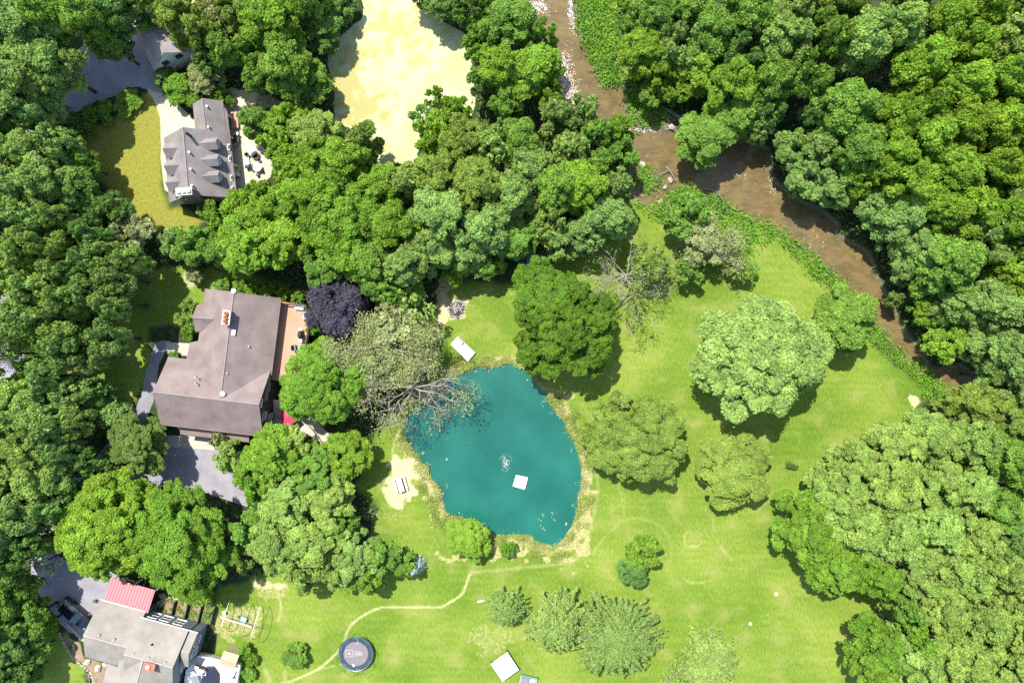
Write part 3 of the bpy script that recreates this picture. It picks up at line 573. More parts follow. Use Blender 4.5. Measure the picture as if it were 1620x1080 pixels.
# ---- trees standing free on the lawn
tree(893, 525, 79, 12, 'fine', 'dk', 'large dense dark green tree at the pond\'s upper right shore', 'shade_tree')
tree(868, 466, 54, 11, 'fine', 'dk', 'dark green tree joined to the north side of the large dense one', 'shade_tree')
tree(1200, 560, 95, 15, 'clump', 'pl', 'largest free-standing tree, pale minty green with heavy billowing crown', 'shade_tree')
tree(1333, 503, 50, 10, 'clump', (.180, .315, .045), 'round yellow-green tree between the largest pale tree and the river', 'shade_tree')
tree(1006, 694, 74, 9, 'fluffy', 'ol', 'broad lumpy tree alone east of the teal pond', 'shade_tree', sq=.92)
tree(1160, 745, 59, 7, 'fine', 'ol', 'fine-leaved dull olive tree below the largest pale tree', 'shade_tree')
tree(740, 852, 34, 5, 'fine', 'yg', 'bright yellow-green willow-like tree on the pond\'s lower left shore', 'shade_tree')
tree(805, 867, 14, 2.2, 'clump', 'bt', 'small bright bush in the reeds at the pond\'s lower tip', 'bush', 'bush')
tree(1017, 872, 28, 5.5, 'clump', 'yg', 'upright yellow-green tree inside the faint mown ring', 'tree')
tree(1002, 902, 24, 4.5, 'clump', 'dg', 'dark half tree tucked under the yellow-green one in the mown ring', 'tree')
tree(800, 962, 38, 6, 'feather', 'sp', 'thin-leaved small tree above the white canopy')
tree(882, 985, 60, 7, 'feather', 'sp', 'feathery pale tree between the two other sparse ones by the canopy')
tree(975, 1010, 82, 8, 'feather', 'sp', 'widest of the sparse pale trees at the bottom lawn')
tree(1125, 1048, 60, 8, 'feather', 'sp', 'sparse pale tree with a grey broken limb at the bottom edge')
tree(467, 1037, 20, 2.4, 'clump', 'mg', 'round green bush on the lawn beside the trampoline', 'bush', 'bush')
tree(1250, 735, 6, 1.2, 'clump', 'dg', 'tiny dark sapling alone between the olive tree and the clump', 'sapling', 'sapling')
tree(1258, 738, 5, .9, 'clump', 'dg', 'tinier shoot right beside the lone dark sapling', 'sapling', 'sapling')
tree(1083, 342, 34, 9, 'clump', 'mg', 'mid green tree on the river side above the broken grey-leaved one', 'tree')
tree(1108, 385, 36, 8, 'loose', 'gy', 'grey-green tree with broken pale limbs near the river bend')
tree(1090, 425, 24, 6, 'loose', 'mg', 'ragged low crown hanging under the broken grey-leaved tree')
tree(1150, 402, 26, 4, 'loose', 'bt', 'low leafy tree right of the broken pale limbs')
tree(1172, 425, 24, 4, 'loose', 'mg', 'small shaded tree at the lawn edge below the river bank bushes')
tree(1028, 415, 32, 8, 'loose', 'ol', 'half-leaved crown beside the dead branching tree')
# ---- bushes and hedges
for i, (px, py, r, h, c, lab) in enumerate([
    (143,180,13,2,'bt','bright clipped bush in the hedge, left of the broad oval bush'),(165,172,13,2.4,'bt','rounded bright bush touching the broad oval bush'),(170,190,10,1.8,'mg','small green bush below the rounded bright one in the hedge'),
    (118,192,15,2,'dg','dark hedge bush along the upper driveway'),(98,205,15,2,'dg','dark hedge bush next toward the road along the driveway'),(76,217,14,2,'dg','dark end bush of the driveway hedge, nearest the road'),
    (136,203,15,2.4,'do','olive bush casting shade on the yellow lawn\'s upper edge'),(196,168,17,1.5,'bt','left half of the broad bright oval bush at the driveway mouth'),(211,158,16,1.5,'bt','right half of the broad bright oval bush at the driveway mouth'),
    (325,125,27,5,'gy','dull grey-green bush between garage and dormered house'),(285,143,24,4,'bt','bright bush below the garage gable'),(308,160,15,3,'bt','bright bush at the north-west corner of the dormered house'),
    (262,122,18,3,'dg','dark bush in the garage shade by the driveway mouth'),(345,152,16,3,'bt','bright bush behind the dormered house\'s north wing'),(363,160,10,2,'bt','small bright bush at the top of the gravel patio'),
    (325,336,12,3,'bg','small bush against the dormered house\'s brick chimney'),(310,390,32,8,'mg','smooth round green tree north-west of the brown house'),(278,385,24,7,'bg','bluish round tree left of the smooth round green tree'),
    (350,395,30,8,'mg','round green tree right of the smooth round one'),(395,388,48,12,'yg','wide yellow-green tree above the brown house'),(450,385,40,12,'yg','yellow-green tree right of the wide one above the brown house'),
    (310,437,13,3,'gy','pale grey shrub above the brown house\'s roof corner'),(302,485,13,3,'lg','pale shrub at the brown house\'s north-west corner'),(292,505,14,3,'lg','pale shrub below the corner shrub beside the brown roof'),
    (300,525,14,2.6,'bt','bright shrub where the stone walk meets the brown house'),(400,457,12,2,'bt','bright shrub behind the brown house\'s ridge end'),(425,460,13,2,'mg','green shrub along the brown house\'s north wall'),
    (450,464,12,2,'bt','bright shrub at the deck\'s upper left corner'),(472,470,11,2,'mg','green shrub at the deck\'s upper right corner'),(378,452,12,1.8,'bt','low bright shrub left of the ridge-end shrub'),
    (352,450,13,1.8,'mg','low green shrub above the brown roof\'s north-west side'),(258,648,10,2,'bt','bright shrub against the brown roof\'s west tip'),(252,668,12,2.4,'mg','green shrub below the brown roof\'s west tip'),(275,562,8,1.2,'mg','tiny shrub in the corner by the stone walk'),
    (288,935,15,2,'bt','bright border shrub left above the raised beds'),(308,938,14,2,'bt','bright border shrub in the middle above the raised beds'),(328,942,14,2,'yg','yellowish border shrub right above the raised beds'),
    (385,1030,14,2,'bt','bright shrub beside the small tan shed'),(398,1045,10,1.6,'bt','small shrub right of the tan shed'),(394,1065,12,1.4,'mg','low shrub beside the lower deck railing'),(114,1023,5,.8,'dg','tiny dark bush in the curved soil bed')]):
    tree(px, py, r, h, 'clump' if r > 14 else 'clump', c, lab, 'bush' if h < 6.5 else 'tree', 'bush' if h < 6.5 else 'tree', 'bushes and small trees around the houses')
# ---- blue spruce: tiers of drooping branches
def spruce(px, py, r, h):
    x, y = W(px, py, .4 * h); e = empty('spruce_tree', (x, y, 0), 0, 'small pale blue spruce at the lawn end of the green bushes', 'tree')
    rw = r / 12; g = np.random.default_rng(3); C = []; D = []
    for i in range(16):
        t = i / 15; z = h * (.12 + .85 * t); rr_ = rw * (1 - t) + .08; nb = int(16 * (1 - t)) + 5
        for j in range(nb):
            a = g.uniform(0, 6.28); k = 40; s = g.uniform(.1, 1, k) * rr_ * g.uniform(.8, 1.1)
            C.append(np.stack([np.cos(a) * s + g.normal(0, .05, k), np.sin(a) * s + g.normal(0, .05, k), z - .25 * s + g.normal(0, .03, k)], 1)); D.append(g.normal(size=(k, 3)) * .5 + np.array([math.cos(a) * .4, math.sin(a) * .4, .8]))
    C = np.concatenate(C); D = np.concatenate(D); o = quads_obj('crown', leaf_quads(C, D, .16, g, .5), LEAF, e, g.uniform(0, 1, len(C))); o.color = (*PAL['bs'], 1)
    MB().tube([(0, 0, 0), (0, 0, h * .95)], [.1, .02], 6).build('trunk', BARK, e)
spruce(657, 897, 15, 5)
# ---- big half-bare willow over the pond
def bare_tree(name, px, py, h, r, label, seed, leaves, col, n0=9, r0=.2, levels=4, bias=None, mat_=None, droop=.2, base_px=None, spread=1.0):
    x, y = W(*(base_px or (px, py)), 0); cx, cy = W(px, py, .6 * h); e = empty(name, (x, y, 0), 0, label, 'tree')
    tips = []; b = (cx - x, cy - y); bi = bias or (b[0] * .12, b[1] * .12, .0)
    mb = branch_mesh(seed, h, r, levels, n0, spread, .3, r0, droop, tips=tips, bias=bi)
    mb.build('branches', mat_ or BARKPALE, e, True)
    g = np.random.default_rng(seed); T = np.array(tips)
    if leaves > 0:
        T = T[T[:, 2] > h * .25]; sel = T[g.permutation(len(T))[:int(len(T) * leaves)]]; C = []; D = []
        for t in sel:
            k = g.integers(25, 55); C.append(t + g.normal(size=(k, 3)) * np.array([.45, .45, .35])); D.append(g.normal(size=(k, 3)) * .6 + np.array([0, 0, .6]))
        C = np.concatenate(C); D = np.concatenate(D); o = quads_obj('foliage', leaf_quads(C, D, .24, g, .5), LEAF, e, g.uniform(0, 1, len(C))); o.color = (*PAL[col], 1)
    TREES.append((x, y, 3)); return e
bare_tree('willow_tree', 622, 545, 11, 5.0, 'big half-bare willow with pale twisted limbs over the pond\'s upper left', 4, .62, 'gy', 13, .13)
bare_tree('willow_tree', 682, 634, 10, 6.0, 'nearly leafless pale limbs spreading over the pond\'s corner below the big willow', 8, .05, 'gy', 13, .14, base_px=(660, 608))
tree(622, 528, 54, 9, 'spray', 'gy', 'thin leafy crown growing through the big half-bare willow')
tree(595, 570, 44, 9, 'spray', 'gy', 'thin grey-green crown between the willow and the bright round tree')
tree(655, 492, 34, 9, 'spray', 'lg', 'pale thin crown just above the big half-bare willow')
tree(672, 590, 20, 6, 'spray', 'gy', 'thin grey-green crown nearest the white dock')
bare_tree('dead_tree', 985, 440, 9, 5.8, 'dead tree with long bare grey branches on the lawn', 21, .03, 'ol', 14, .10, bias=(-.1, -.25, 0))
bare_tree('broken_tree', 1112, 400, 6, 4.2, 'broken pale limbs thrown out from the grey-leaved tree', 33, .25, 'gy', 6, .14)
bare_tree('broken_tree', 1085, 1062, 7, 3.4, 'grey broken limb sticking out at the bottom edge of the lawn', 12, .1, 'lg', 5, .13)
bare_tree('bare_tree', 15, 505, 12, 4.2, 'nearly bare dark tree against the road at the left edge', 40, .2, 'bg', 7, .14, mat_=BARK)
# ---- stuff: bank growth, reeds, undergrowth, grass tufts
def scatter(name, n, inside, z, tuft, size, mat_, hgt, label, spread=.35, seed=1, bounds=(-70, 70, -47, 47), up=.5, asp=.5, kk=9):
    g = np.random.default_rng(seed); X = g.uniform(bounds[0], bounds[1], n); Y = g.uniform(bounds[2], bounds[3], n); m = inside(X, Y, g); X, Y = X[m], Y[m]
    N_ = len(X); C = np.stack([np.repeat(X, kk), np.repeat(Y, kk), np.zeros(N_ * kk)], 1); hh = np.repeat(g.uniform(.4, 1, N_) * hgt, kk)
    C[:, :2] += g.normal(0, spread, (N_ * kk, 2)); C[:, 2] = z + hh * g.uniform(.2, 1, N_ * kk)
    D = g.normal(size=(N_ * kk, 3)); D[:, 2] = np.abs(D[:, 2]) * up + up
    o = quads_obj(name, leaf_quads(C, D, size, g, asp), mat_, None, np.clip(np.repeat(g.uniform(.2, .8, N_), kk) + g.normal(0, .2, N_ * kk), 0, 1))
    tag(o, label, 'vegetation', kind='stuff'); return o
def band(P, d0, d1):
    return lambda X, Y, g: (lambda d: (d > d0) & (d < d1))(sdist(X, Y, P) + g.normal(0, .35, X.shape))
BIGW = 1
def inb(X, Y, g):
    d = np.minimum.reduce([sdist(X, Y, p) for p in BANK]); return ((d + g.normal(0, .25, X.shape)) < 0) & (vnoise(X, Y, 1.3, 77) + vnoise(X, Y, .5, 78) > .62)
scatter('riverbank_plants', 150000, inb, 0, 9, .30, leafmat('bank_leaf', (.150, .330, .035), .25), .7, 'lush bright green plants along the river banks', seed=4)
scatter('pond_reeds', 60000, lambda X, Y, g: (lambda d: (d > .05) & (d < .6 + g.uniform(-.5, .9, X.shape)))(sdist(X, Y, pond_p)) & (vnoise(X, Y, 1.1, 9) > .50), -.1, 11, .17, leafmat('reed_leaf', (.40, .42, .15), .2, .35), .6, 'tan and green reeds fringing the teal pond', seed=5, bounds=(-18, 14, -32, 0), spread=.2)
scatter('pond_grasses', 60000, lambda X, Y, g: (lambda d: (d > .2) & (d < 1.9))(sdist(X, Y, pond_p)) & (vnoise(X, Y, 1.5, 19) > .58), 0, 9, .18, leafmat('shore_leaf', (.25, .33, .07), .2, .35), .45, 'green tufts behind the reeds of the pond', seed=6, bounds=(-19, 15, -33, 0), spread=.25)
def und(X, Y, g):
    d = np.minimum.reduce([sdist(X, Y, p) for p in (LAWN, LAWN2, LAWN3, LAWN4)]); w = np.minimum.reduce([sdist(X, Y, p) for p in (pond_p, river_p, algae_p)])
    m = (d > .3) & (w > .3) & (vnoise(X, Y, 2.2, 33) > .35)
    for p in HARD: m &= sdist(X, Y, p) > .4
    return m
HARD = [arr(P) for P in ([(-200,175),(0,188),(55,168),(110,88),(150,66),(200,55),(215,63),(254,40),(300,75),(262,118),(246,146),(300,180),(320,150),(360,150),(430,150),(440,265),(395,310),(360,330),(270,330),(255,250),(233,141),(182,152),(105,188),(0,236),(-200,250)],
    [(240,460),(490,460),(540,700),(400,800),(246,768),(60,900),(40,880),(70,800),(212,650)], [(-120,240),(5,330),(38,540),(15,800),(-120,1100)], [(55,880),(185,905),(350,930),(345,1000),(420,1120),(100,1120),(50,920)])]
scatter('undergrowth', 14000, und, 0, 9, .42, leafmat('under_leaf', (.110, .210, .050), .3, .4), 1.5, 'dark green undergrowth on the floor of the woods', seed=7, spread=.5)
# ------------------------------------------------------------------ houses
def isect(px, py, pl):
    """point where the view ray of a roof corner meets the plane pl = (p0, normal)"""
    o = Vector((0, 0, CAM_H)); d = Vector((*W(px, py, 0), 0)) - o
    t = (pl[0] - o).dot(pl[1]) / d.dot(pl[1]); return tuple(o + d * t)
class Gable:
    """gabled block: ridge from A to B (xy), half width, heights"""
    def __init__(s, A, B, hw, zE, zR, z0=0.0):
        s.A = Vector((*A, 0)); s.B = Vector((*B, 0)); s.hw = hw; s.zE = zE; s.zR = zR; s.z0 = z0
        s.u = (s.B - s.A).normalized(); s.n = Vector((-s.u.y, s.u.x, 0)); s.L = (s.B - s.A).length
    def P(s, t, w, z): q = s.A + s.u * t + s.n * w; return (q.x, q.y, z)
    def roof(s, mb, ohe=.35, ohg=.3, t=.14, g0=True, g1=True, sides=(1, -1)):
        k = (s.zR - s.zE) / s.hw; a = -(ohg if g0 else 0); b = s.L + (ohg if g1 else 0); w = s.hw + ohe
        for sd in sides:
            mb.slab([s.P(a, 0, s.zR), s.P(b, 0, s.zR), s.P(b, sd * w, s.zE - k * ohe), s.P(a, sd * w, s.zE - k * ohe)], t)
        return mb
    def wall(s, mb, inset=.0, drop=.16):
        c = [(-s.hw + inset, s.z0), (s.hw - inset, s.z0), (s.hw - inset, s.zE - drop), (0, s.zR - drop), (-s.hw + inset, s.zE - drop)]
        v = [s.P(0, w, z) for w, z in c] + [s.P(s.L, w, z) for w, z in c]
        return mb.add(v, [(0, 1, 2, 3, 4), (9, 8, 7, 6, 5)] + [((i + 1) % 5, i, 5 + i, 5 + (i + 1) % 5) for i in range(5)])
    def window(s, parent, side, t, z, w=1.0, h=1.2, wf=None, lab=None, glass=None, wpos=0.0):
        """side 'n+','n-' long walls; 'g0','g1' gable walls. a framed window with sill and pane, proud of the wall"""
        f = MB(); g = MB(); e = .045
        def bx(mb, c0, c1, z0, z1, d0, d1):
            if side in ('n+', 'n-'):
                sg = 1 if side == 'n+' else -1; pts = [(c0, d0), (c1, d0), (c1, d1), (c0, d1)]; P = [s.P(a, sg * (s.hw + b), 0)[:2] for a, b in pts]
            else:
                T = 0 if side == 'g0' else s.L; sg = -1 if side == 'g0' else 1; P = [s.P(T + sg * b, a, 0)[:2] for a, b in [(c0, d0), (c1, d0), (c1, d1), (c0, d1)]]
            mb.prism(P, z0, z1)
        c = t
        bx(f, c - w / 2 - .08, c - w / 2, z - h / 2, z + h / 2, -.02, .06); bx(f, c + w / 2, c + w / 2 + .08, z - h / 2, z + h / 2, -.02, .06)
        bx(f, c - w / 2 - .08, c + w / 2 + .08, z + h / 2, z + h / 2 + .08, -.02, .07); bx(f, c - w / 2 - .12, c + w / 2 + .12, z - h / 2 - .08, z - h / 2, -.02, .12)
        bx(f, c - .02, c + .02, z - h / 2, z + h / 2, .022, .05)
        bx(f, c - w / 2, c - .02, z - .02, z + .02, .022, .05); bx(f, c + .02, c + w / 2, z - .02, z + .02, .022, .05)
        bx(g, c - w / 2, c + w / 2, z - h / 2, z + h / 2, -.02, .02)
        fo = f.build('window', wf or WHITE, parent); g.build('pane', glass or GLASS, fo); return fo
def stack_pipe(parent, px, py, z, h=.45, r=.07, m=None, name='vent_pipe'):
    x, y = W(px, py, z + h * .5); MB().tube([(x, y, z - .25), (x, y, z + h)], [r, r], 8).build(name, m or METAL, parent)
def roofmat(name, c, rows=5.5):
    return mat(name, c, .85, .55, .24, fine=9, bump=.3)
SH1 = roofmat('brown_shingle', (.205, .160, .146)); SH2 = roofmat('taupe_shingle', (.215, .190, .182)); SH3 = roofmat('tan_grey_shingle', (.255, .232, .198))
CLAP_W = mat('white_clapboard', (.62, .62, .56), .7, 1, .06); CLAP_T = mat('taupe_clapboard', (.26, .245, .24), .7, 1, .1); CLAP_B = mat('slate_blue_clapboard', (.13, .165, .19), .7, 1, .12); CLAP_R = mat('dark_brown_clapboard', (.085, .065, .055), .7, 1, .12)
BRICK = mat('brick', (.30, .13, .085), .85, 3, .25, fine=30); BRICKD = mat('old_brick', (.20, .15, .14), .85, 3, .3, fine=30); STONE = mat('pale_stone_cap', (.50, .44, .34), .8, 3, .2)
TERRA = mat('terracotta_pot', (.42, .19, .09), .8, 3, .2)
# ---- brown house
h1 = empty('brown_house', (*W(360, 580), 0), 0, 'large brown-roofed house with crossing gables beside the terracotta deck', 'house')
h1.location = (0, 0, 0)
lo = Gable((-43.5, -6.2), (-31.15, -7.65), 3.85, 5.0, 7.9); up = Gable((-33.95, 5.75), (-35.55, -6.9), 4.4, 5.0, 7.88)
rf = MB(); lo.roof(rf, .4, .3); up.roof(rf, .4, .3, g1=False)
kW = (7.88 - 5.0) / 4.4
# long lower west slope, flush extension below the eave
plW = (Vector(up.P(0, 0, 7.88)), Vector((Vector(up.P(5, 0, 7.88)) - Vector(up.P(0, 0, 7.88)))).cross(Vector(up.P(0, -4.4, 5.0)) - Vector(up.P(0, 0, 7.88))).normalized())
ext = [isect(a, b, plW) for a, b in ((321, 505), (320.5, 519), (314, 539), (300.6, 541.5), (293.9, 572.4), (290, 590), (330, 592), (338, 505))]
rf2 = [(x, y, z + .012) for x, y, z in ext]; rf.slab(rf2, .14)
cg = Gable((-39.45, 2.95), (-36.6, 2.75), 1.55, 5.1, 6.25); cg.roof(rf, .15, .2, g1=False)
roof1 = rf.build('roof', SH1, h1)
rc = MB()
for P, Q in ((lo.P(-.3, 0, 7.93), lo.P(lo.L + .3, 0, 7.93)), (up.P(-.3, 0, 7.91), up.P(up.L - 1, 0, 7.91)), (cg.P(-.2, 0, 6.28), cg.P(2.4, 0, 6.28))): rc.tube([P, Q], .07, 6)
rc.build('ridge_cap', mat('ridge_cap_brown', (.26, .22, .205), .85), roof1)
wl = MB(); lo.wall(wl); up.wall(wl); cg.wall(wl, .05)
wl.prism([p[:2] for p in (ext[3], ext[4], ext[5], up.P(10, -3.5, 0), up.P(6, -3.5, 0))], 0, 2.6)
wl.build('wall', CLAP_R, h1)
for t in (1.4, 3.4, 5.6, 8.0): up.window(h1, 'n+', t, 4.0 if False else 3.9, 1.1, 1.2)
for c_, z_ in ((-1.8, 4.2), (1.8, 4.2), (0, 6.4), (-2.2, 1.6)): lo.window(h1, 'g1', c_, z_, .9, 1.2 if z_ < 6 else .8)
lo.window(h1, 'g0', 0, 4.2, 1.0, 1.2); cg.window(h1, 'g0', 0, 4.4, .9, 1.0); up.window(h1, 'g0', -2, 3.4); up.window(h1, 'g0', 2, 3.4)
for t in (2.5, 6.2): up.window(h1, 'n-', t, 3.6)
# garage doors and their pent roof under the south eave
pn = MB(); pn.slab([lo.P(1.6, -3.9, 3.5), lo.P(10.5, -3.9, 3.5), lo.P(10.5, -5.55, 2.85), lo.P(1.6, -5.55, 2.85)], .12); pn.build('pent_roof', SH1, h1)
for t in (3.6, 7.4):
    d = MB(); P = [lo.P(t - 1.3, -3.87, 0)[:2], lo.P(t + 1.3, -3.87, 0)[:2], lo.P(t + 1.3, -3.93, 0)[:2], lo.P(t - 1.3, -3.93, 0)[:2]]; d.prism(P, .02, 2.3)
    for i in range(1, 4): d.prism([lo.P(t - 1.28, -3.93, 0)[:2], lo.P(t + 1.28, -3.93, 0)[:2], lo.P(t + 1.28, -3.95, 0)[:2], lo.P(t - 1.28, -3.95, 0)[:2]], .58 * i - .5, .58 * i - .04)
    d.build('garage_door', mat('garage_door', (.30, .27, .24), .6), h1)
x, y = W(358, 502, 9.0); an = math.atan2(up.u.y, up.u.x)
ch = MB(); ch.box((x, y, 8.1), (1.5, .78, 1.7), an).build('chimney', BRICKD, roof1)
c2 = MB(); c2.box((x, y, 9.0), (1.75, .98, .14), an); co = c2.build('chimney_cap', STONE, h1); co.parent = h1
for i, o_ in enumerate((-.45, .05, .5)):
    a, b = x + up.u.x * o_, y + up.u.y * o_
    MB().lathe((a, b, 9.07), [(.25, 0), (.27, .1), (.20, .35), (.24, .42), (.17, .42), (.15, .05)], 12).build('chimney_pot', TERRA, h1, True)
x, y = W(369, 526, 7.5); mb = MB(); mb.box((x, y, 7.35), (.55, .5, .5), an); mb.box((x, y, 7.66), (.7, .65, .08), an); mb.build('roof_vent', METAL, h1)
x, y = W(352, 623, 7.9); MB().lathe((x, y, 7.75), [(.32, 0), (.32, .12), (.2, .22), (0, .26)], 16).build('skylight_tube', WHITE, h1, True)
for a, b, z in ((394, 547.5, 6.4), (360, 590, 7.5), (309.5, 606.5, 7.4), (309.5, 596.5, 7.0)): stack_pipe(h1, a, b, z, .4, .09)
x, y = W(371, 460.5, 7.6); MB().lathe((x, y, 7.5), [(.12, 0), (.12, .4), (.3, .5), (0, .55)], 8).build('satellite_cap', WHITE, h1)
gt = MB(); gt.tube([up.P(-.2, 4.86, 4.68), up.P(9.4, 4.86, 4.68)], .07, 6); gt.tube([lo.P(-.2, -4.3, 4.6), lo.P(lo.L + .2, -4.3, 4.6)], .07, 6); gt.build('gutter', SH1, h1)
# ---- deck of the brown house
dk = empty('terracotta_deck', (0, 0, 0), 0, 'raised terracotta-coloured deck along the east side of the brown house', 'deck')
DZ = 3.0
dp = [W(441, 479, DZ), W(483, 482, DZ), W(487, 520, DZ), W(481, 560, DZ), W(474, 605, DZ), W(430, 603, DZ)]
dpp = [up.P(.1, 4.42, 0)[:2], dp[1], dp[2], dp[3], dp[4], up.P(10.2, 4.42, 0)[:2]]
MB().prism(dpp, DZ - .2, DZ).build('deck_floor', mat('terracotta_deck_boards', (.47, .255, .165), .8, .5, .12, fine=6, wave=(3.2, 0.1, .86)), dk)
for a, b in ((484, 484), (486, 520), (480, 560), (473, 604), (455, 604)):
    x, y = W(a - 1, b + 1, DZ); MB().box((x, y, 1.4), (.18, .18, 2.8)).build('post', WOOD, dk)
rl = MB(); pts = [W(*p, DZ + 1) for p in ((442, 479.5), (483, 482), (487, 520), (481, 559), (474, 604))]
for i in range(4):
    if i == 0: hgt = [(.95, .06)]
    a, b = Vector((*pts[i], 0)), Vector((*pts[i + 1], 0)); an2 = math.atan2(b.y - a.y, b.x - a.x); L_ = (b - a).length; m_ = (a + b) / 2
    rl.box((m_.x, m_.y, DZ + .98), (L_ - .1, .14, .06), an2); rl.box((m_.x, m_.y, DZ + .12), (L_ - .1, .05, .08), an2)
    n_ = int(L_ / .16)
    for k in range(1, n_): q = a + (b - a) * (k / n_); rl.box((q.x, q.y, DZ + .55), (.04, .04, .78), an2)
rl.build('railing', mat('dark_railing', (.07, .06, .055), .7), dk)
def at(px, py, z): return W3(px, py, z)
def bench(name, px, py, z, L_, D_, rz, seat_m, leg_m, label, cat, group=None, back=True, H=.42):
    e = empty(name, (*W(px, py, z + H), z), rz, label, cat, group)
    MB().box((0, 0, H - .03), (L_, D_, .06)).build('seat', seat_m, e, bev=.01)
    if back: MB().box((0, D_ / 2 + .03, H + .28), (L_, .05, .5)).build('backrest', seat_m, e, bev=.01)
    for sx in (-1, 1):
        for sy in (-1, 1): MB().box((sx * (L_ / 2 - .06), sy * (D_ / 2 - .05), (H - .07) / 2), (.06, .06, H - .07)).build('leg', leg_m, e)
    return e
PALEBLUE = mat('pale_blue_grey', (.33, .42, .46), .6); DKGREY = mat('dark_grey', (.05, .055, .06), .6)
bench('deck_bench', 473, 487, DZ, 1.15, .5, R(-5), PALEBLUE, METAL, 'pale blue-grey bench at the top end of the terracotta deck', 'bench', back=False)
def chair(px, py, z, rz, m, label, group, s=1.0, name='chair', lm=None):
    e = empty(name, (*W(px, py, z + .4), z), rz, label, 'chair', group); e.scale = (s, s, s)
    MB().box((0, 0, .40), (.5, .5, .06)).build('seat', m, e, bev=.01); MB().box((0, .27, .70), (.5, .05, .55)).build('backrest', m, e, bev=.01)
    for sx in (-1, 1):
        MB().box((sx * .27, 0, .60), (.05, .5, .04)).build('armrest', m, e)
        for sy in (-1, 1): MB().box((sx * .23, sy * .22, .185), (.045, .045, .37)).build('leg', lm or m, e)
    return e
chair(467.5, 550, DZ, R(95), DKGREY, 'dark chair on the terracotta deck, left of the pale blue one', 'chairs on the deck', 1.25)
chair(473.5, 550, DZ, R(95), PALEBLUE, 'pale blue chair at the terracotta deck\'s railing', 'chairs on the deck', 1.25)
def grill(px, py, z, rz, label, s=1.0):
    e = empty('barbecue_grill', (*W(px, py, z + .9), z), rz, label, 'grill'); e.scale = (s, s, s)
    MB().ell((0, 0, .85), (.55, .32, .30), 14, 8).build('hood', BLACK, e, True)
    MB().box((0, 0, .45), (.7, .45, .5)).build('cabinet', DKGREY, e)
    for sx in (-1, 1): MB().box((sx * .72, 0, .78), (.36, .42, .04)).build('side_shelf', METAL, e)
    return e
grill(474.5, 529.5, DZ, R(92), 'black covered barbecue grill on the terracotta deck')
x, y = W(481, 501, DZ + .8); e = empty('water_tap', (x, y, DZ), 0, 'small grey round table in the terracotta deck\'s upper right corner', 'table'); e.name = 'side_table'
MB().lathe((0, 0, 0), [(.3, .5), (.3, .54)], 14).build('tabletop', PALEBLUE, e); MB().tube([(0, 0, 0), (0, 0, .5)], .05, 6).build('leg', METAL, e)
# stair and lower patio things
st = empty('outdoor_stair', (0, 0, 0), 0, 'narrow stair with pale treads between the brown house and its lower patio', 'stair')
for i in range(12):
    a, b = W(438.5, 634 + i * 2.2, 2.8 - i * .2); MB().box((a, b, 2.8 - i * .22), (.95, .26, .05)).build('tread', WHITE if False else STONE, st)
MB().tube([(*W(436.5, 634, 2.8), 2.6), (*W(436.5, 659, .4), .2)], .06, 5).build('stringer', DKGREY, st); MB().tube([(*W(441.5, 634, 2.8), 2.6), (*W(441.5, 659, .4), .2)], .06, 5).build('stringer', DKGREY, st)
def parasol(px, py, h, r, m, label):
    e = empty('parasol', (*W(px, py, h), 0), .3, label, 'parasol'); v = [(0, 0, h)]; f = []
    for k in range(8): a = k * math.pi / 4; v.append((r * math.cos(a), r * math.sin(a), h - .45))
    for k in range(8): a = k * math.pi / 4; v.append((r * .97 * math.cos(a), r * .97 * math.sin(a), h - .5))
    v.append((0, 0, h - .05)); f += [(0, 1 + k, 1 + (k + 1) % 8) for k in range(8)] + [(17, 9 + (k + 1) % 8, 9 + k) for k in range(8)] + [(1 + k, 9 + k, 9 + (k + 1) % 8, 1 + (k + 1) % 8) for k in range(8)]
    MB().add(v, f).build('canopy', m, e); MB().tube([(0, 0, 0), (0, 0, h + .1)], .03, 6).build('pole', METAL, e); MB().lathe((0, 0, 0), [(.25, 0), (.25, .06), (.05, .1)], 12).build('base', DKGREY, e)
parasol(455, 659, 2.4, 1.15, mat('pink_canvas', (.62, .05, .12), .7), 'bright pink-red parasol at the brown house\'s lower patio')
wl_ = empty('retaining_wall', (0, 0, 0), 0, 'curved pale retaining wall right of the pink parasol', 'wall')
mb = MB(); pp = [W(*p) for p in ((466, 652), (480, 664), (494, 680), (505, 694), (512, 703))]
for i in range(4):
    a, b = Vector((*pp[i], 0)), Vector((*pp[i + 1], 0)); m_ = (a + b) / 2; mb.box((m_.x, m_.y, .3), ((b - a).length + .03, .3, .6 + .01 * i), math.atan2(b.y - a.y, b.x - a.x))
mb.build('stonework', CONC, wl_)
# ---- dormered house
h2 = empty('dormered_house', (0, 0, 0), 0, 'taupe-roofed house with three dormers on each side and a triple-flue chimney', 'house')
mn = Gable((-40.6, 26.2), (-39.95, 18.35), 3.85, 3.0, 6.7); nw = Gable((-39.0, 30.4), (-38.55, 26.0), 1.75, 3.02, 4.6)
rf = MB(); mn.roof(rf, .25, .25); nw.roof(rf, .2, .25, g1=False); roof2 = rf.build('roof', SH2, h2)
rc = MB(); rc.tube([mn.P(-.25, 0, 6.73), mn.P(mn.L + .25, 0, 6.73)], .06, 6); rc.tube([nw.P(-.25, 0, 4.63), nw.P(nw.L, 0, 4.63)], .05, 6); rc.build('ridge_cap', mat('ridge_taupe', (.25, .23, .23), .85), roof2)
wl = MB(); mn.wall(wl); nw.wall(wl); wl.build('wall', CLAP_T, h2)
gw = MB(); v = [mn.P(mn.L + .02, w, z) for w, z in ((-3.83, 0), (3.83, 0), (3.83, 2.82), (0, 6.5), (-3.83, 2.82))]; v2 = [mn.P(mn.L - .1, w, z) for w, z in ((-3.83, 0), (3.83, 0), (3.83, 2.82), (0, 6.5), (-3.83, 2.82))]
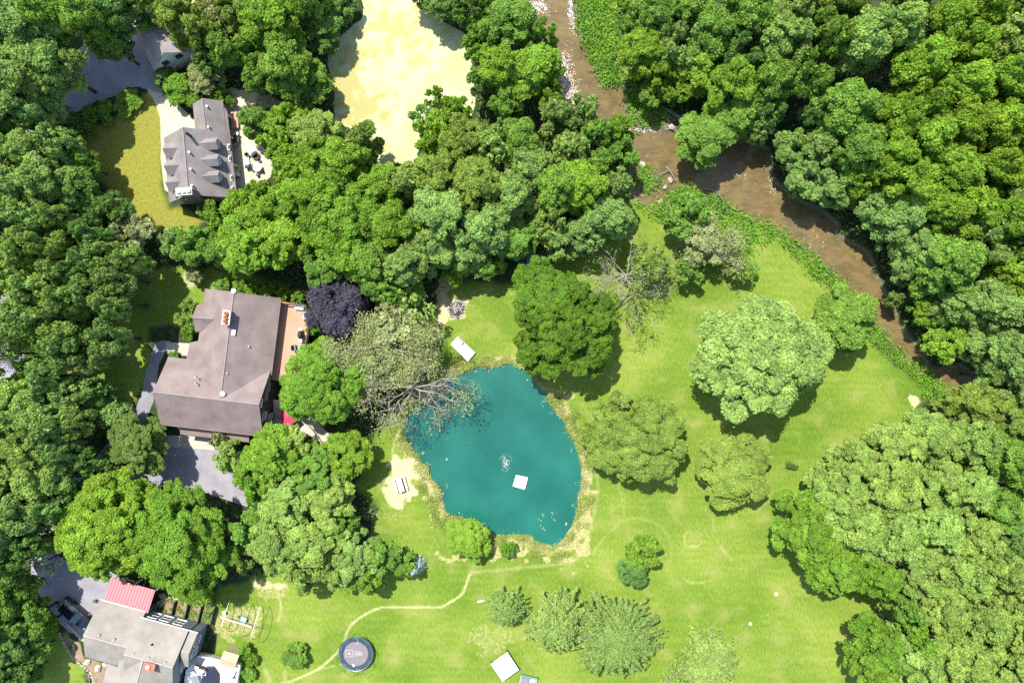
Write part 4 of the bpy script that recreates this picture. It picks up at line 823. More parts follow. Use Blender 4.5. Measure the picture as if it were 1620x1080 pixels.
gw.add(v + v2, [(4, 3, 2, 1, 0), (0, 1, 6, 5), (1, 2, 7, 6), (2, 3, 8, 7), (3, 4, 9, 8), (4, 0, 5, 9)]).build('gable_wall', CLAP_W, h2)
pz = 2.62
pr_ = MB(); pr_.slab([W3(351.5, 165.5, 2.86), W3(362, 306.5, 2.86), W3(374.5, 306, 2.5), W3(359.5, 176, 2.5)], .1); prf = pr_.build('porch_roof', SH2, h2)
for a_, b_ in ((361.8, 233), (363.2, 251.5), (365.8, 281.7), (367.3, 299.5)):
    m_ = MB(); m_.box((*W(a_, b_, 2.72), 2.80), (.42, .74, .12), R(5)); so_ = m_.build('skylight', WHITE, prf)
    m_ = MB(); m_.box((*W(a_ + 1, b_, 2.72), 2.865), (.26, .60, .02), R(5)); m_.build('skylight_pane', GLASS, prf)
for a_, b_ in ((360.5, 180), (364.5, 215), (369, 258), (373.5, 304)):
    x, y = W(a_, b_, 2.5); MB().box((x - .15, y, 1.2), (.14, .14, 2.4)).build('porch_post', WHITE, h2); mn.window(h2, 'g1', -2.0, 4.2, .8, .9); mn.window(h2, 'g1', -2.2, 1.7)
for i, (a, b) in enumerate(((339.8, 224.6), (341.8, 250.8), (342.7, 277))):
    x, y = W(a, b, 5.5); d = Gable((x, y), (x - 2.6, y - .22), .62, 4.85, 5.5, 3.2)
    do = d.roof(MB(), .12, .12, .08, g1=False).build('dormer', SH2, h2); d.wall(MB(), 0, .1).build('dormer_wall', CLAP_T, do)
    d.window(h2, 'g0', 0, 4.55, .6, .75)
for i, (a, b) in enumerate(((258.4, 235.2), (260.4, 262.4), (262.9, 288.7))):
    x, y = W(a, b, 5.35); d = Gable((x, y), (x + 2.5, y + .2), .78, 4.45, 5.35, 3.0)
    do = d.roof(MB(), .15, .15, .08, g1=False).build('dormer', SH2, h2); d.wall(MB(), 0, .1).build('dormer_wall', CLAP_T, do); d.window(h2, 'g0', 0, 4.2, .7, .8)
an = math.atan2(mn.n.y, mn.n.x); x, y = W(291.5, 303, 8.2)
ch = MB(); ch.box((x, y, 4.1), (1.75, .75, 8.2), an); co = ch.build('chimney', BRICKD, h2)
MB().box((x, y, 8.26), (1.95, .95, .12), an).build('chimney_cap', STONE, co)
for o_ in (-.6, 0, .6):
    a, b = x + mn.n.x * o_, y + mn.n.y * o_; mb = MB(); mb.box((a, b, 8.5), (.44, .44, .36), an); mb.box((a, b, 8.69), (.30, .30, .03), an); mb.build('flue', mat('flue_white', (.7, .7, .68), .6), co)
for a, b, z in ((299.5, 241, 6.5), (302, 267.5, 6.5), (303.9, 293.5, 6.5), (327.5, 168.5, 4.4), (330, 201, 4.5)): stack_pipe(h2, a, b, z, .35, .11)
stack_pipe(h2, 296.5, 212, 6.4, 1.5, .17, BLACK, 'stovepipe')
# ---- things on the gravel patio
SALM = mat('salmon_boards', (.52, .26, .20), .7, wave=(6, 0, .8)); SILV = mat('silver_lid', (.45, .47, .50), .35, metal=.4)
e = empty('wooden_planter', (*W(371, 190, .5), 0), R(4), 'salmon wooden box bench by the dormered house\'s north-east corner', 'bench')
MB().box((0, 0, .25), (.85, 2.0, .5)).build('body', SALM, e, bev=.02); MB().box((0, 0, .53), (.92, 2.1, .05)).build('lid', SALM, e, bev=.01)
e = grill(372, 219.5, 0, R(80), 'silver-lidded grill against the dormered house\'s long wall', 1.0); e.children[0].data.materials[0] = SILV
chair(375.5, 266, 0, R(100), mat('yellow_cushion', (.50, .46, .16), .8), 'yellow chair at the dormered house\'s long wall', 'chairs on the gravel patio', 1.2)
chair(375, 275, 0, R(100), WHITE, 'white chair with blue-grey seat below the yellow chair', 'chairs on the gravel patio', 1.4)
def lounger(px, py, rz, label):
    e = empty('lounge_chair', (*W(px, py, .4), 0), rz, label, 'chair', 'loungers on the gravel patio')
    MB().box((0, 0, .32), (.62, 1.1, .1)).build('seat', WHITE, e, bev=.02); MB().add([(-.31, .55, .34), (.31, .55, .34), (.31, 1.05, .78), (-.31, 1.05, .78), (-.31, .58, .28), (.31, .58, .28), (.31, 1.09, .72), (-.31, 1.09, .72)], [(0, 1, 2, 3), (7, 6, 5, 4), (0, 4, 5, 1), (1, 5, 6, 2), (2, 6, 7, 3), (3, 7, 4, 0)]).build('backrest', DKGREY, e)
    for sx in (-1, 1):
        for sy in (-1, 1): MB().box((sx * .27, sy * .48, .135), (.05, .05, .27)).build('leg', DKGREY, e)
lounger(396, 235.5, R(215), 'pale lounger with dark back pointing at the fire bowl'); lounger(390, 254, R(190), 'pale lounger with dark foot left of the fire bowl')
chair(391.5, 246, 0, R(40), DKGREY, 'small dark chair between the two pale loungers', 'chairs on the gravel patio', .9)
e = empty('fire_bowl', (*W(404, 246, .3), 0), 0, 'round dark brown fire bowl on the gravel patio', 'fire bowl')
MB().lathe((0, 0, 0), [(.2, 0), (.4, .15), (.52, .38), (.46, .38), (.3, .2), (0, .16)], 20).build('bowl', mat('rusty_iron', (.09, .055, .035), .8), e, True); MB().lathe((0, 0, 0), [(.5, .38), (.54, .42), (.46, .42)], 20, True).build('rim', DKGREY, e)
e = empty('patio_table', (*W(407, 264.5, .72), 0), 0, 'round white patio table with dark chairs about it', 'table')
MB().lathe((0, 0, 0), [(.54, .70), (.56, .74)], 28).build('tabletop', WHITE, e)
for k in range(3): MB().tube([(.1 * math.cos(k * 2.1), .1 * math.sin(k * 2.1), .7), (.45 * math.cos(k * 2.1), .45 * math.sin(k * 2.1), 0)], .025, 5).build('leg', METAL, e)
for (a, b, rz, w) in ((397, 262, 90, 'left'), (399.5, 268, 110, 'lower left'), (407.5, 276, 180, 'lower'), (410, 254.5, 0, 'upper'), (414, 270, 230, 'lower right')):
    chair(a, b, 0, R(rz), DKGREY, f'dark chair on the {w} side of the round white table', 'chairs around the round white table', .68)
e = empty('storage_box', (*W(412, 288, .4), 0), R(15), 'small black box at the lower end of the gravel patio', 'box'); MB().box((0, 0, .2), (.5, .35, .4)).build('body', BLACK, e, bev=.02); MB().box((0, 0, .42), (.54, .38, .04)).build('lid', BLACK, e)
# ---- garage
ga = empty('detached_garage', (0, 0, 0), 0, 'small grey-roofed garage with pale gable wall and two windows', 'garage')
g_ = Gable((-43.45, 36.05), (-43.45 - 6.2 * math.sin(R(27)), 36.05 + 6.2 * math.cos(R(27))), 2.5, 3.2, 6.1)
rf = g_.roof(MB(), .3, .25); rf.build('roof', roofmat('grey_shingle', (.36, .31, .30)), ga); g_.wall(MB()).build('wall', mat('pale_siding', (.66, .68, .60), .7, 1, .05), ga)
g_.window(ga, 'g0', -.95, 3.2, .7, .8, mat('dark_frame', (.06, .07, .06), .6)); g_.window(ga, 'g0', .95, 3.2, .7, .8, mat('dark_frame2', (.06, .07, .06), .6))
x, y = W(235, 53, 5.3); MB().box((x, y, 5.0), (.6, .45, .5), R(27)).build('roof_vent', PALEBLUE, ga)
# ---- blue house with tan roof
h3 = empty('blue_house', (0, 0, 0), 0, 'slate-blue house with tan-grey roof at the lower left edge', 'house')
Q = lambda e_, s_: (-39.9 + .965 * e_ - .262 * s_, -37.0 - .262 * e_ - .965 * s_)
rb = Gable(Q(-7.5, 3.85), Q(-1.2, 3.85), 3.75, 4.05, 6.25); ex = Gable(Q(-1.0, 2.2), Q(-.1, 2.2), 2.1, 4.06, 5.3); lb = Gable(Q(-13.1, 3.2), Q(-7.3, 3.2), 3.6, 3.45, 5.65); sw = Gable(Q(-5.0, 3.9), Q(-5.0, 14.5), 3.5, 4.05, 6.22)
rf = MB(); rb.roof(rf, .12, 0, .16); ex.roof(rf, .12, .1, .16, g0=False); lb.roof(rf, .15, .15, .14, g1=False); sw.roof(rf, .15, .1, .14, g0=False)
rf.slab([(*Q(-10.2, 6.9), 3.5), (*Q(-8.5, 6.9), 3.75), (*Q(-8.5, 14.5), 3.75), (*Q(-10.2, 14.5), 3.3)], .12)
roof3 = rf.build('roof', SH3, h3); rc = MB()
for g in (rb, lb, sw): rc.tube([g.P(0, 0, g.zR + .03), g.P(g.L, 0, g.zR + .03)], .06, 6)
rc.build('ridge_cap', mat('ridge_tan', (.42, .38, .33), .85), roof3)
wl = MB()
for g in (rb, ex, lb, sw): g.wall(wl, 0, .2)
wl.prism([Q(-10.0, 7), Q(-8.5, 7), Q(-8.5, 14.5), Q(-10, 14.5)], 0, 3.1); wl.build('wall', CLAP_B, h3)
gu = MB(); gu.tube([rb.P(-.05, 3.95, 3.95), ex.P(1.05, 2.3, 3.98)], .06, 6); gu.tube([lb.P(-.1, 3.82, 3.3), lb.P(lb.L, 3.82, 3.3)], .06, 6); gu.build('gutter', WHITE, h3)
for t in (1.0, 2.6, 4.4): rb.window(h3, 'n+', t, 2.1, 1.1, 1.5)
for c_ in (-.75, .75): ex.window(h3, 'g1', c_, 2.9, .9, 1.5)
rb.window(h3, 'g1', -1.6, 2.0, .9, 1.2); sw.window(h3, 'n+', 5, 2.2, 1.0, 1.2)
x, y = W(236.5, 1054.5, 6.6); co = MB().box((x, y, 6.0), (1.25, .95, 1.3), R(-15)).build('chimney', BRICK, h3)
MB().box((x, y, 6.69), (1.4, 1.1, .08), R(-15)).build('chimney_cap', BRICK, co); a, b = W(233, 1055.5, 7); MB().lathe((a, b, 6.73), [(.22, 0), (.24, .25), (.15, .25), (.14, .03)], 12).build('chimney_pot', WHITE, co, True)
for a, b, z in ((156.5, 1004.5, 5.5), (180.5, 1011, 5.5), (211, 1034, 6.1), (235, 1040.5, 6.1), (261.5, 1047.5, 6.1)):
    x, y = W(a, b, z); mb = MB(); mb.box((x, y, z), (.28, .32, .16), R(-15)); mb.build('roof_vent', mat('tan_vent', (.30, .26, .22), .7), h3)
stack_pipe(h3, 240, 1019, 5.3, .35, .1, BLACK)
ln = MB(); ln.slab([W3(164.4, 950, 3.25), W3(233.8, 969.5, 3.25), W3(245.5, 933, 2.6), W3(177, 914, 2.6)], .08)
MR = mat('pink_red_metal', (.50, .135, .150), .45, 1, .06, fine=4, wave=(5.5, R(-15), .72)); lr = ln.build('metal_roof', MR, h3)
sm_ = MB()
for i in range(15):
    f_ = (i + .5) / 15; a = Vector(W3(164.4, 950, 3.25)).lerp(Vector(W3(233.8, 969.5, 3.25)), f_); b = Vector(W3(177, 914, 2.6)).lerp(Vector(W3(245.5, 933, 2.6)), f_); sm_.tube([a + Vector((0, 0, .02)), b + Vector((0, 0, .02))], .03, 4)
sm_.build('seam', mat('seam_red', (.42, .10, .12), .4), lr)
for a, b in ((178.5, 916), (244, 935), (211, 925)):
    x, y = W(a, b, 2.5); MB().box((x, y, 1.25), (.14, .14, 2.5)).build('post', WHITE, h3)
# ---- deck of the blue house
D3 = 1.5
d3 = empty('white_deck', (0, 0, 0), 0, 'sunlit pale deck with white railing beside the blue house', 'deck')
DP = [W(297, 1053, D3), W(312, 1037, D3), W(330, 1040, D3), W(352, 1047, D3), W(377, 1053, D3), W(372, 1085, D3), W(360, 1140, D3), W(285, 1140, D3)]
MB().prism(DP, .1, D3).build('deck_floor', mat('pale_deck_boards', (.50, .47, .40), .8, .8, .12, wave=(4, .3, .8)), d3)
rl = MB(); RP = [W(314, 1038, D3 + .9), W(338, 1041, D3 + .9), W(356, 1047, D3 + .9), W(379, 1052, D3 + .9), W(371, 1090, D3 + .9), W(362, 1130, D3 + .9)]
for i in range(5):
    a, b = Vector((*RP[i], 0)), Vector((*RP[i + 1], 0)); an2 = math.atan2(b.y - a.y, b.x - a.x); L_ = (b - a).length; m_ = (a + b) / 2
    rl.box((m_.x, m_.y, D3 + .9), (L_, .12, .06), an2)
    for k in range(int(L_ / .2)): q = a + (b - a) * ((k + .5) / int(L_ / .2)); rl.box((q.x, q.y, D3 + .45), (.05, .05, .84), an2)
rl.build('railing', WHITE, d3)
e = empty('dark_octagon', (*W(337, 1068, .9), D3), 0, 'black octagonal block in the pale deck', 'block'); oc = [(1.15 * math.cos(k * math.pi / 4 + .39), 1.6 * math.sin(k * math.pi / 4 + .39)) for k in range(8)]  # dark octagonal block with a navy top slab
MB().prism(oc, .01, .35).build('body', DKGREY, e); MB().prism([(a * .96, b * .96) for a, b in oc], .35, .42).build('octagon', mat('navy_top', (.015, .022, .04), .5), e, bev=.03)
WHD = mat('rug_white', (.74, .74, .70), D3)  # the rug's own even white
e = empty('dining_platform', (*W(312, 1068, .65), D3), 0, 'white octagonal platform rug left of the black cover', 'rug'); MB().prism([(1.35 * math.cos(k * math.pi / 4 + .2), 1.9 * math.sin(k * math.pi / 4 + .2)) for k in range(8)], .01, .04).build('mat', WHD, e); e.name = 'outdoor_rug'
e = empty('cooler_box', (*W(311, 1055, D3 + .4), D3 + .045), R(-15), 'red cooler box on the white deck rug', 'cooler'); MB().box((0, 0, .2), (.55, .35, .38)).build('body', mat('red_plastic', (.45, .03, .035), .4), e, bev=.03); MB().box((0, 0, .42), (.58, .38, .06)).build('lid', WHITE, e, bev=.02)
e = empty('deck_table', (*W(309, 1076, D3 + .7), D3 + .045), R(20), 'grey square table at the lower end of the white deck rug', 'table'); MB().box((0, 0, .72), (1.0, 1.3, .05)).build('tabletop', METAL, e)
for sx in (-1, 1):
    for sy in (-1, 1): MB().box((sx * .42, sy * .55, .34), (.06, .06, .68)).build('leg', DKGREY, e)
for i, (a, b, rz, m, l) in enumerate(((303, 1071, 80, WHITE, 'white chair left of the grey square deck table'), (305, 1064, 20, WHITE, 'white chair above the grey square deck table'), (318, 1056, -20, DKGREY, 'dark chair right of the red cooler box'), (325, 1058, -60, DKGREY, 'dark chair between the cooler and the cover'), (324, 1064, -80, WHITE, 'white chair touching the black cover'), (288, 1070, 60, BLACK, 'black chair in the shade against the blue house'))):
    chair(a, b, D3 + .045, R(rz), m, l, 'chairs on the white deck', .85)
e = empty('patio_sofa', (*W(370, 1073, 1), D3), R(-20), 'white cushioned sofa at the white deck\'s right railing', 'sofa'); MB().box((0, 0, .22), (1.6, .8, .4)).build('seat', WHITE, e, bev=.05); MB().box((0, .42, .5), (1.6, .18, .5)).build('backrest', WHITE, e, bev=.05)
for s_ in (-1, 1): MB().box((s_ * .82, 0, .36), (.16, .8, .3)).build('armrest', WHITE, e, bev=.04)
e = empty('patio_sofa', (*W(368, 1059, 1), D3), R(160), 'white cushioned sofa beside the small tan shed', 'sofa'); MB().box((0, 0, .22), (1.2, .7, .4)).build('seat', WHITE, e, bev=.05); MB().box((0, .4, .5), (1.2, .16, .5)).build('backrest', PALEBLUE, e, bev=.05)
for a_, b_ in ((315, 1040), (350, 1049), (374, 1056), (366, 1100)): x, y = W(a_, b_, D3); MB().box((x, y, D3 / 2 - .1), (.15, .15, D3 - .2)).build('post', WOOD, d3)
# ---- tan shed
sh = empty('garden_shed', (0, 0, 0), 0, 'small tan-roofed shed at the white deck\'s upper right corner', 'shed'); c = W(363, 1043, 2.6)
sg = Gable((c[0] - .85, c[1] + .25), (c[0] + .85, c[1] - .25), .75, 2.6, 3.0, 0); sg.roof(MB(), .15, .15, .06).build('roof', mat('tan_boards', (.46, .34, .21), .8, wave=(5, 0, .8)), sh); sg.wall(MB(), 0, .08).build('wall', WOOD, sh); sg.window(sh, 'n-', .85, 1.9, .5, .5)
# ---- vegetable garden: raised beds, posts, fence, tunnel
BEDW = mat('bed_boards', (.28, .23, .16), .85, wave=(6, 0, .8)); BEDL = leafmat('bed_leaf', (.16, .26, .05), .2, .4)
for i, (px, py, l) in enumerate(((266, 962, 'leftmost raised vegetable bed, against the green mesh fence'), (287.5, 964, 'second raised vegetable bed from the mesh fence'), (309, 967.5, 'third raised vegetable bed from the mesh fence'), (329, 971, 'rightmost raised vegetable bed, greenest of the four'))):
    e = empty('raised_bed', (*W(px, py, .4), 0), R(-14), l, 'raised bed', 'raised vegetable beds')
    w_, d_ = 1.25, 2.3
    for sx in (-1, 1): MB().box((sx * w_ / 2, 0, .2), (.07, d_ + .07, .4)).build('side_board', BEDW, e); MB().box((0, sx * d_ / 2, .2), (w_ - .07, .07, .4)).build('end_board', BEDW, e)
    MB().box((0, 0, .17), (w_ - .08, d_ - .08, .3)).build('soil', SOIL, e)
    g = np.random.default_rng(i); k = 1500; C = np.stack([g.uniform(-w_ / 2, w_ / 2, k), g.uniform(-d_ / 2, d_ / 2, k), .33 + g.uniform(0, .25, k)], 1); mk = vnoise(C[:, 0] + 10 * i, C[:, 1], .35, 60) > (.42 if i < 3 else .2); C = C[mk]
    o = quads_obj('crops', leaf_quads(C, g.normal(size=C.shape) * .4 + np.array([0, 0, .8]), .13, g), BEDL, e, g.uniform(0, 1, len(C))); o['kind'] = 'stuff'
    tr = MB()
    tr.box((w_ / 2 + .16, 0, .5), (.06, d_ + .1, 1.0)); tr.build('trellis', mat('dark_trellis', (.03, .045, .03), .8) if i == 0 else bpy.data.materials['dark_trellis'], e)
f_ = empty('mesh_fence', (0, 0, 0), 0, 'green mesh fence between the pink-red roof and the raised beds', 'fence'); GM = mat('green_mesh', (.05, .15, .12), .6)
mb = MB(); a, b = Vector(W3(256.5, 948, 0)), Vector(W3(243, 978, 0))
for k in range(20): q = a.lerp(b, k / 19); mb.box((q.x, q.y, .7), (.03, .03, 1.4))
for z in (.1, .4, .7, 1.0, 1.35): mb.tube([a + Vector((0, 0, z)), b + Vector((0, 0, z))], .02, 4)
mb.build('mesh', GM, f_)
for q in (a, b): MB().box((q.x, q.y, .8), (.09, .09, 1.6)).build('post', WOOD, f_)
for px, py, l in ((267, 939, 'forked dead branch post left above the raised beds'), (341.5, 949, 'forked dead branch post right above the raised beds'), (338.5, 966, 'dark forked post at the top of the rightmost raised bed')):
    x, y = W(px, py); e = empty('branch_post', (x, y, 0), 0, l, 'post', 'forked garden posts')
    MB().tube([(0, 0, 0), (.05, .02, 1.5)], [.07, .05], 6).build('trunk', BLACK, e); 
    for a_ in (.4, 2.2, 4.2, 5.4): MB().tube([(.05, .02, 1.4), (.05 + .75 * math.cos(a_), .75 * math.sin(a_), 1.8)], [.045, .02], 5).build('branch', BLACK, e)
tn = empty('hoop_tunnel', (0, 0, 0), 0, 'net tunnel frame of thin dark hoops with a white ridge pole', 'hoop frame')
p0, p1 = Vector(W3(350, 976.7, 1.9)), Vector(W3(411, 995, 1.9)); ax = (p1 - p0).normalized(); nn_ = Vector((-ax.y, ax.x, 0))
MB().tube([p0, p0.lerp(p1, .78)], .06, 6).build('ridge_pole', WHITE, tn); MB().tube([p0.lerp(p1, .78), p1], .035, 6).build('ridge_pole', DKGREY, tn)
for f0, m_, wd in ((.0, WHITE, 1.9), (.2, DKGREY, 2.15), (.56, DKGREY, 2.2), (.78, WHITE, 2.3), (1.0, DKGREY, 2.4)):
    c = p0.lerp(p1, f0); pts = [(c.x + nn_.x * wd * math.cos(t) + ax.x * .35 * math.sin(t), c.y + nn_.y * wd * math.cos(t) + ax.y * .35 * math.sin(t) * 0, max(0, 1.87 * math.sin(t))) for t in np.linspace(0, math.pi, 15)]
    MB().tube(pts, .035, 5).build('hoop', m_, tn)
e = empty('bucket', (*W(354.5, 969, .3), 0), 0, 'white box with dark end inside the hoop tunnel', 'box'); MB().box((0, 0, .2), (.45, .4, .4)).build('body', WHITE, e, bev=.02); MB().box((.26, -.02, .2), (.06, .36, .36)).build('lid', DKGREY, e); e.name = 'nest_box'
e = empty('wheelbarrow', (*W(384.4, 978.5, .4), 0), R(160), 'blue-grey wheelbarrow in the middle of the hoop tunnel', 'wheelbarrow')
MB().add([(-.3, -.25, .3), (.3, -.25, .3), (.3, .25, .3), (-.3, .25, .3), (-.5, -.38, .62), (.45, -.34, .58), (.45, .34, .58), (-.5, .38, .62)], [(0, 3, 2, 1), (0, 1, 5, 4), (1, 2, 6, 5), (2, 3, 7, 6), (3, 0, 4, 7)]).build('tray', PALEBLUE, e)
MB().tube([(.55, -.05, .2), (.55, .05, .2)], .2, 12).build('wheel', BLACK, e)
for s_ in (-1, 1): MB().tube([(.5, .08 * s_, .22), (-.4, .25 * s_, .35), (-1.0, .3 * s_, .55)], .025, 5).build('handle', WOOD, e); MB().tube([(-.3, .25 * s_, .33), (-.35, .25 * s_, 0)], .025, 5).build('leg', METAL, e)
e = empty('plant_pot', (*W(320.5, 965.5, .3), 0), 0, 'round black pot between the third and fourth raised beds', 'pot'); MB().lathe((0, 0, 0), [(.16, 0), (.22, .35), (.24, .38), (.18, .38), (.16, .3), (0, .3)], 14).build('body', BLACK, e, True); MB().lathe((0, 0, .3), [(.17, 0), (0, .02)], 12).build('soil', SOIL, e)
# ---- curved stone edging, stones, kerb by the soil bed
RK = mat('pale_rock', (.40, .37, .30), .9, 4, .3, bump=.4)
ed = empty('stone_edging', (0, 0, 0), 0, 'curved pale stone edging around the soil bed', 'edging'); mb = MB(); PP = [W(*p) for p in ((94, 1000), (103, 1020), (117, 1042), (134, 1055), (144, 1064), (150, 1080), (154, 1100))]
for i in range(6):
    a, b = Vector((*PP[i], 0)), Vector((*PP[i + 1], 0)); n_ = int((b - a).length / .32)
    for k in range(n_): q = a.lerp(b, (k + .5) / n_); mb.ell((q.x + rng.normal(0, .03), q.y + rng.normal(0, .03), .07), (.19, .15, .12), 7, 5, .2, i * 20 + k)
mb.build('stones', RK, ed)
ROCK0 = None
def rock(px, py, s, label, group='rocks'):
    global ROCK0
    if ROCK0 is None:
        ROCK0 = MB().ell((0, 0, .22), (.55, .42, .34), 9, 7, .22, 3).build('rock', RK, None, False); o = ROCK0
    else: o = ROCK0.copy(); COL.objects.link(o)
    o.location = (*W(px, py), -.06 if s < .8 else -.02); o.scale = (s, s * .9, s * .8); o.rotation_euler = (0, 0, px * 1.7); tag(o, label, 'rock', group); return o
rock(139, 1046, .9, 'pale boulder left in the curved stone edging'); rock(156, 1056, 1.0, 'pale boulder beside the blue house\'s soil bed'); rock(166, 1051, .7, 'square pale stone at the blue house\'s roof corner'); rock(1016, 260, .8, 'white boulder at the top of the round grassy islet', 'river rocks')
rock(170.5, 911, 1.0, 'pale stone block at the pink-red roof\'s upper corner'); rock(1052, 296, .6, 'small pale rock in the shallows below the islet', 'river rocks'); rock(1060, 285, .7, 'pale rock right of the grassy islet', 'river rocks'); rock(1062, 200, .9, 'flat pale rock beside the log jam', 'river rocks')
kb = tag(MB().box((*W(121, 1000), .08), (3.3, .22, .16), R(-44)).build('kerb_wall', CONC), 'straight pale kerb between the forecourt and the soil bed', 'kerb')
dr = empty('branch_pile', (*W(143, 1072), 0), 0, 'pile of bent dead branches on the lawn by the soil bed', 'branch pile')
r_ = random.Random(2)
for k in range(9): a_ = 1.3 + r_.gauss(0, .35); L_ = r_.uniform(.6, 1.5); ox, oy = r_.gauss(0, .35), r_.gauss(0, .6); MB().tube([(ox - math.cos(a_) * L_ / 2, oy - math.sin(a_) * L_ / 2, .06), (ox + .1, oy, .15), (ox + math.cos(a_) * L_ / 2, oy + math.sin(a_) * L_ / 2, .08)], .035, 5).build('branch', BARKPALE, dr)
# ---- black car
def car(px, py, rz, label):
    e = empty('parked_car', (*W(px, py, .9), 0), rz, label, 'car'); P_ = mat('black_car_paint', (.010, .012, .020), .18, 2, .1, spec=.7)
    # body cross sections along x (front = +x)
    secs = [(-2.35, .80, .45, .95), (-2.25, .92, .32, 1.05), (-1.2, .95, .28, 1.08), (.5, .95, .28, 1.06), (1.3, .94, .28, 1.02), (2.1, .86, .32, .90), (2.4, .68, .42, .74)]
    v = []; f = []
    for x, w, z0, z1 in secs: v += [(x, -w, z0), (x, -w, (z0 + z1) / 2 + .1), (x, -w * .9, z1), (x, w * .9, z1), (x, w, (z0 + z1) / 2 + .1), (x, w, z0)]
    for i in range(len(secs) - 1): f += [(6 * i + k, 6 * i + 6 + k, 6 * i + 6 + (k + 1) % 6, 6 * i + (k + 1) % 6) for k in range(6)]
    f += [(5, 4, 3, 2, 1, 0)[::-1], tuple(6 * (len(secs) - 1) + k for k in range(6))[::-1]]
    bo = MB().add(v, f).build('body', P_, e, True, .04)
    gv = [(-2.15, -.78, 1.04), (1.05, -.82, 1.03), (.30, -.62, 1.62), (-1.75, -.62, 1.62), (-2.15, .78, 1.04), (1.05, .82, 1.03), (.30, .62, 1.62), (-1.75, .62, 1.62)]
    MB().add(gv, [(0, 1, 2, 3), (7, 6, 5, 4), (1, 5, 6, 2), (4, 0, 3, 7), (3, 2, 6, 7), (0, 4, 5, 1)]).build('windows', mat('car_glass', (.05, .10, .11), .08, spec=.9), e, False, .03)
    MB().slab([(.26, -.64, 1.68), (.26, .64, 1.68), (-1.78, .64, 1.68), (-1.78, -.64, 1.68)], .07).build('roof', P_, e, False, .03)
    for s_ in (-1, 1):
        MB().tube([(.1, s_ * .58, 1.73), (-1.6, s_ * .58, 1.73)], .022, 5).build('roof_rail', METAL, e); MB().box((.75, s_ * 1.05, 1.08), (.18, .2, .14)).build('wing_mirror', P_, e, bev=.03)
        MB().box((2.22, s_ * .62, .78), (.22, .3, .12)).build('headlight', SILV, e, bev=.03); MB().box((-2.3, s_ * .7, .9), (.1, .22, .2)).build('tail_light', bpy.data.materials['red_plastic'], e)
        for x in (1.45, -1.45):
            w = empty('wheel', (x, s_ * .86, .35)); w.parent = e; MB().tube([(0, -.11, 0), (0, .11, 0)], .35, 18).build('tyre', BLACK, w); MB().tube([(0, s_ * .10, 0), (0, s_ * .125, 0)], .22, 12).build('rim', METAL, w)
    MB().box((2.40, 0, .55), (.06, .9, .2)).build('grille', METAL, e)
    return e
car(117, 970.5, R(-42), 'black estate car parked on the forecourt beside the blue house')
e = empty('potted_plant', (*W(150.5, 950, .3), 0), 0, 'small dark potted plant at the forecourt edge near the pink-red roof', 'pot'); MB().lathe((0, 0, 0), [(.14, 0), (.2, .3), (.15, .3), (0, .28)], 12).build('pot', DKGREY, e); g = np.random.default_rng(0); k = 80; C = g.normal(size=(k, 3)) * .14 + np.array([0, 0, .45]); quads_obj('foliage', leaf_quads(C, g.normal(size=(k, 3)) + np.array([0, 0, .5]), .12, g), BEDL, e, g.uniform(0, 1, k))
# ---- trampoline
def trampoline(px, py):
    e = empty('trampoline', (*W(px, py, .85), 0), 0, 'round trampoline with blue edge pad and net on the lower lawn', 'trampoline')
    MB().lathe((0, 0, 0), [(1.62, .86), (1.62, .875), (0, .875)], 40).build('mat', mat('trampoline_mat', (.17, .155, .16), .8, 3, .12), e)
    MB().lathe((0, 0, 0), [(1.64, .88), (1.90, .90), (1.90, .93), (1.64, .91)], 40, True).build('spring_cover', mat('dark_springs', (.03, .045, .06), .6), e)
    MB().lathe((0, 0, 0), [(1.905, .88), (2.22, .88), (2.22, .95), (1.905, .95)], 40, True).build('edge_pad', mat('blue_pad', (.035, .080, .105), .5, 1.5, .7), e)
    MB().tube([(2.24 * math.cos(t), 2.24 * math.sin(t), .9) for t in np.linspace(0, 2 * math.pi, 33)], .04, 5).build('frame', METAL, e)
    PK = mat('pale_print', (.42, .36, .35), .8)
    for (cx, hw) in ((-.85, .42), (.05, .30), (.62, .2)):
        m = MB()
        for (x, y, w, h) in ((0, hw, 2 * hw, .05), (0, -hw, 2 * hw, .05), (hw, 0, .05, 2 * hw - .1), (-hw, 0, .05, 2 * hw - .1)): m.box((cx + x, y + .05, .883), (w + .05 * (h == .05), h, .006))
        m.box((cx, .05, .883), (hw * .7, hw * .7, .006)); m.build('printed_square', PK, e)
    MB().tube([(.1, 1.2, .9), (.25, 1.5, .95), (.3, 1.9, 1.0)], .02, 4).build('strap', WHITE, e)
    MB().box((-.3, -1.5, .90), (.25, .3, .04), .5).build('ladder_pad', WHITE, e)
    net = MB()
    for k in range(8):
        a = k * math.pi / 4 + .2; MB().tube([(2.3 * math.cos(a), 2.3 * math.sin(a), 0), (2.3 * math.cos(a), 2.3 * math.sin(a), 2.0), (2.15 * math.cos(a), 2.15 * math.sin(a), 2.35)], .03, 6).build('pole', BLACK, e)
    net.tube([(2.18 * math.cos(t), 2.18 * math.sin(t), 2.3) for t in np.linspace(0, 2 * math.pi, 33)], .014, 4)
    for k in range(72): t = k * 2 * math.pi / 72; net.tube([(2.2 * math.cos(t), 2.2 * math.sin(t), .95), (2.18 * math.cos(t), 2.18 * math.sin(t), 2.3)], .004, 3)
    net.build('safety_net', DKGREY, e)
trampoline(563, 1033.5)
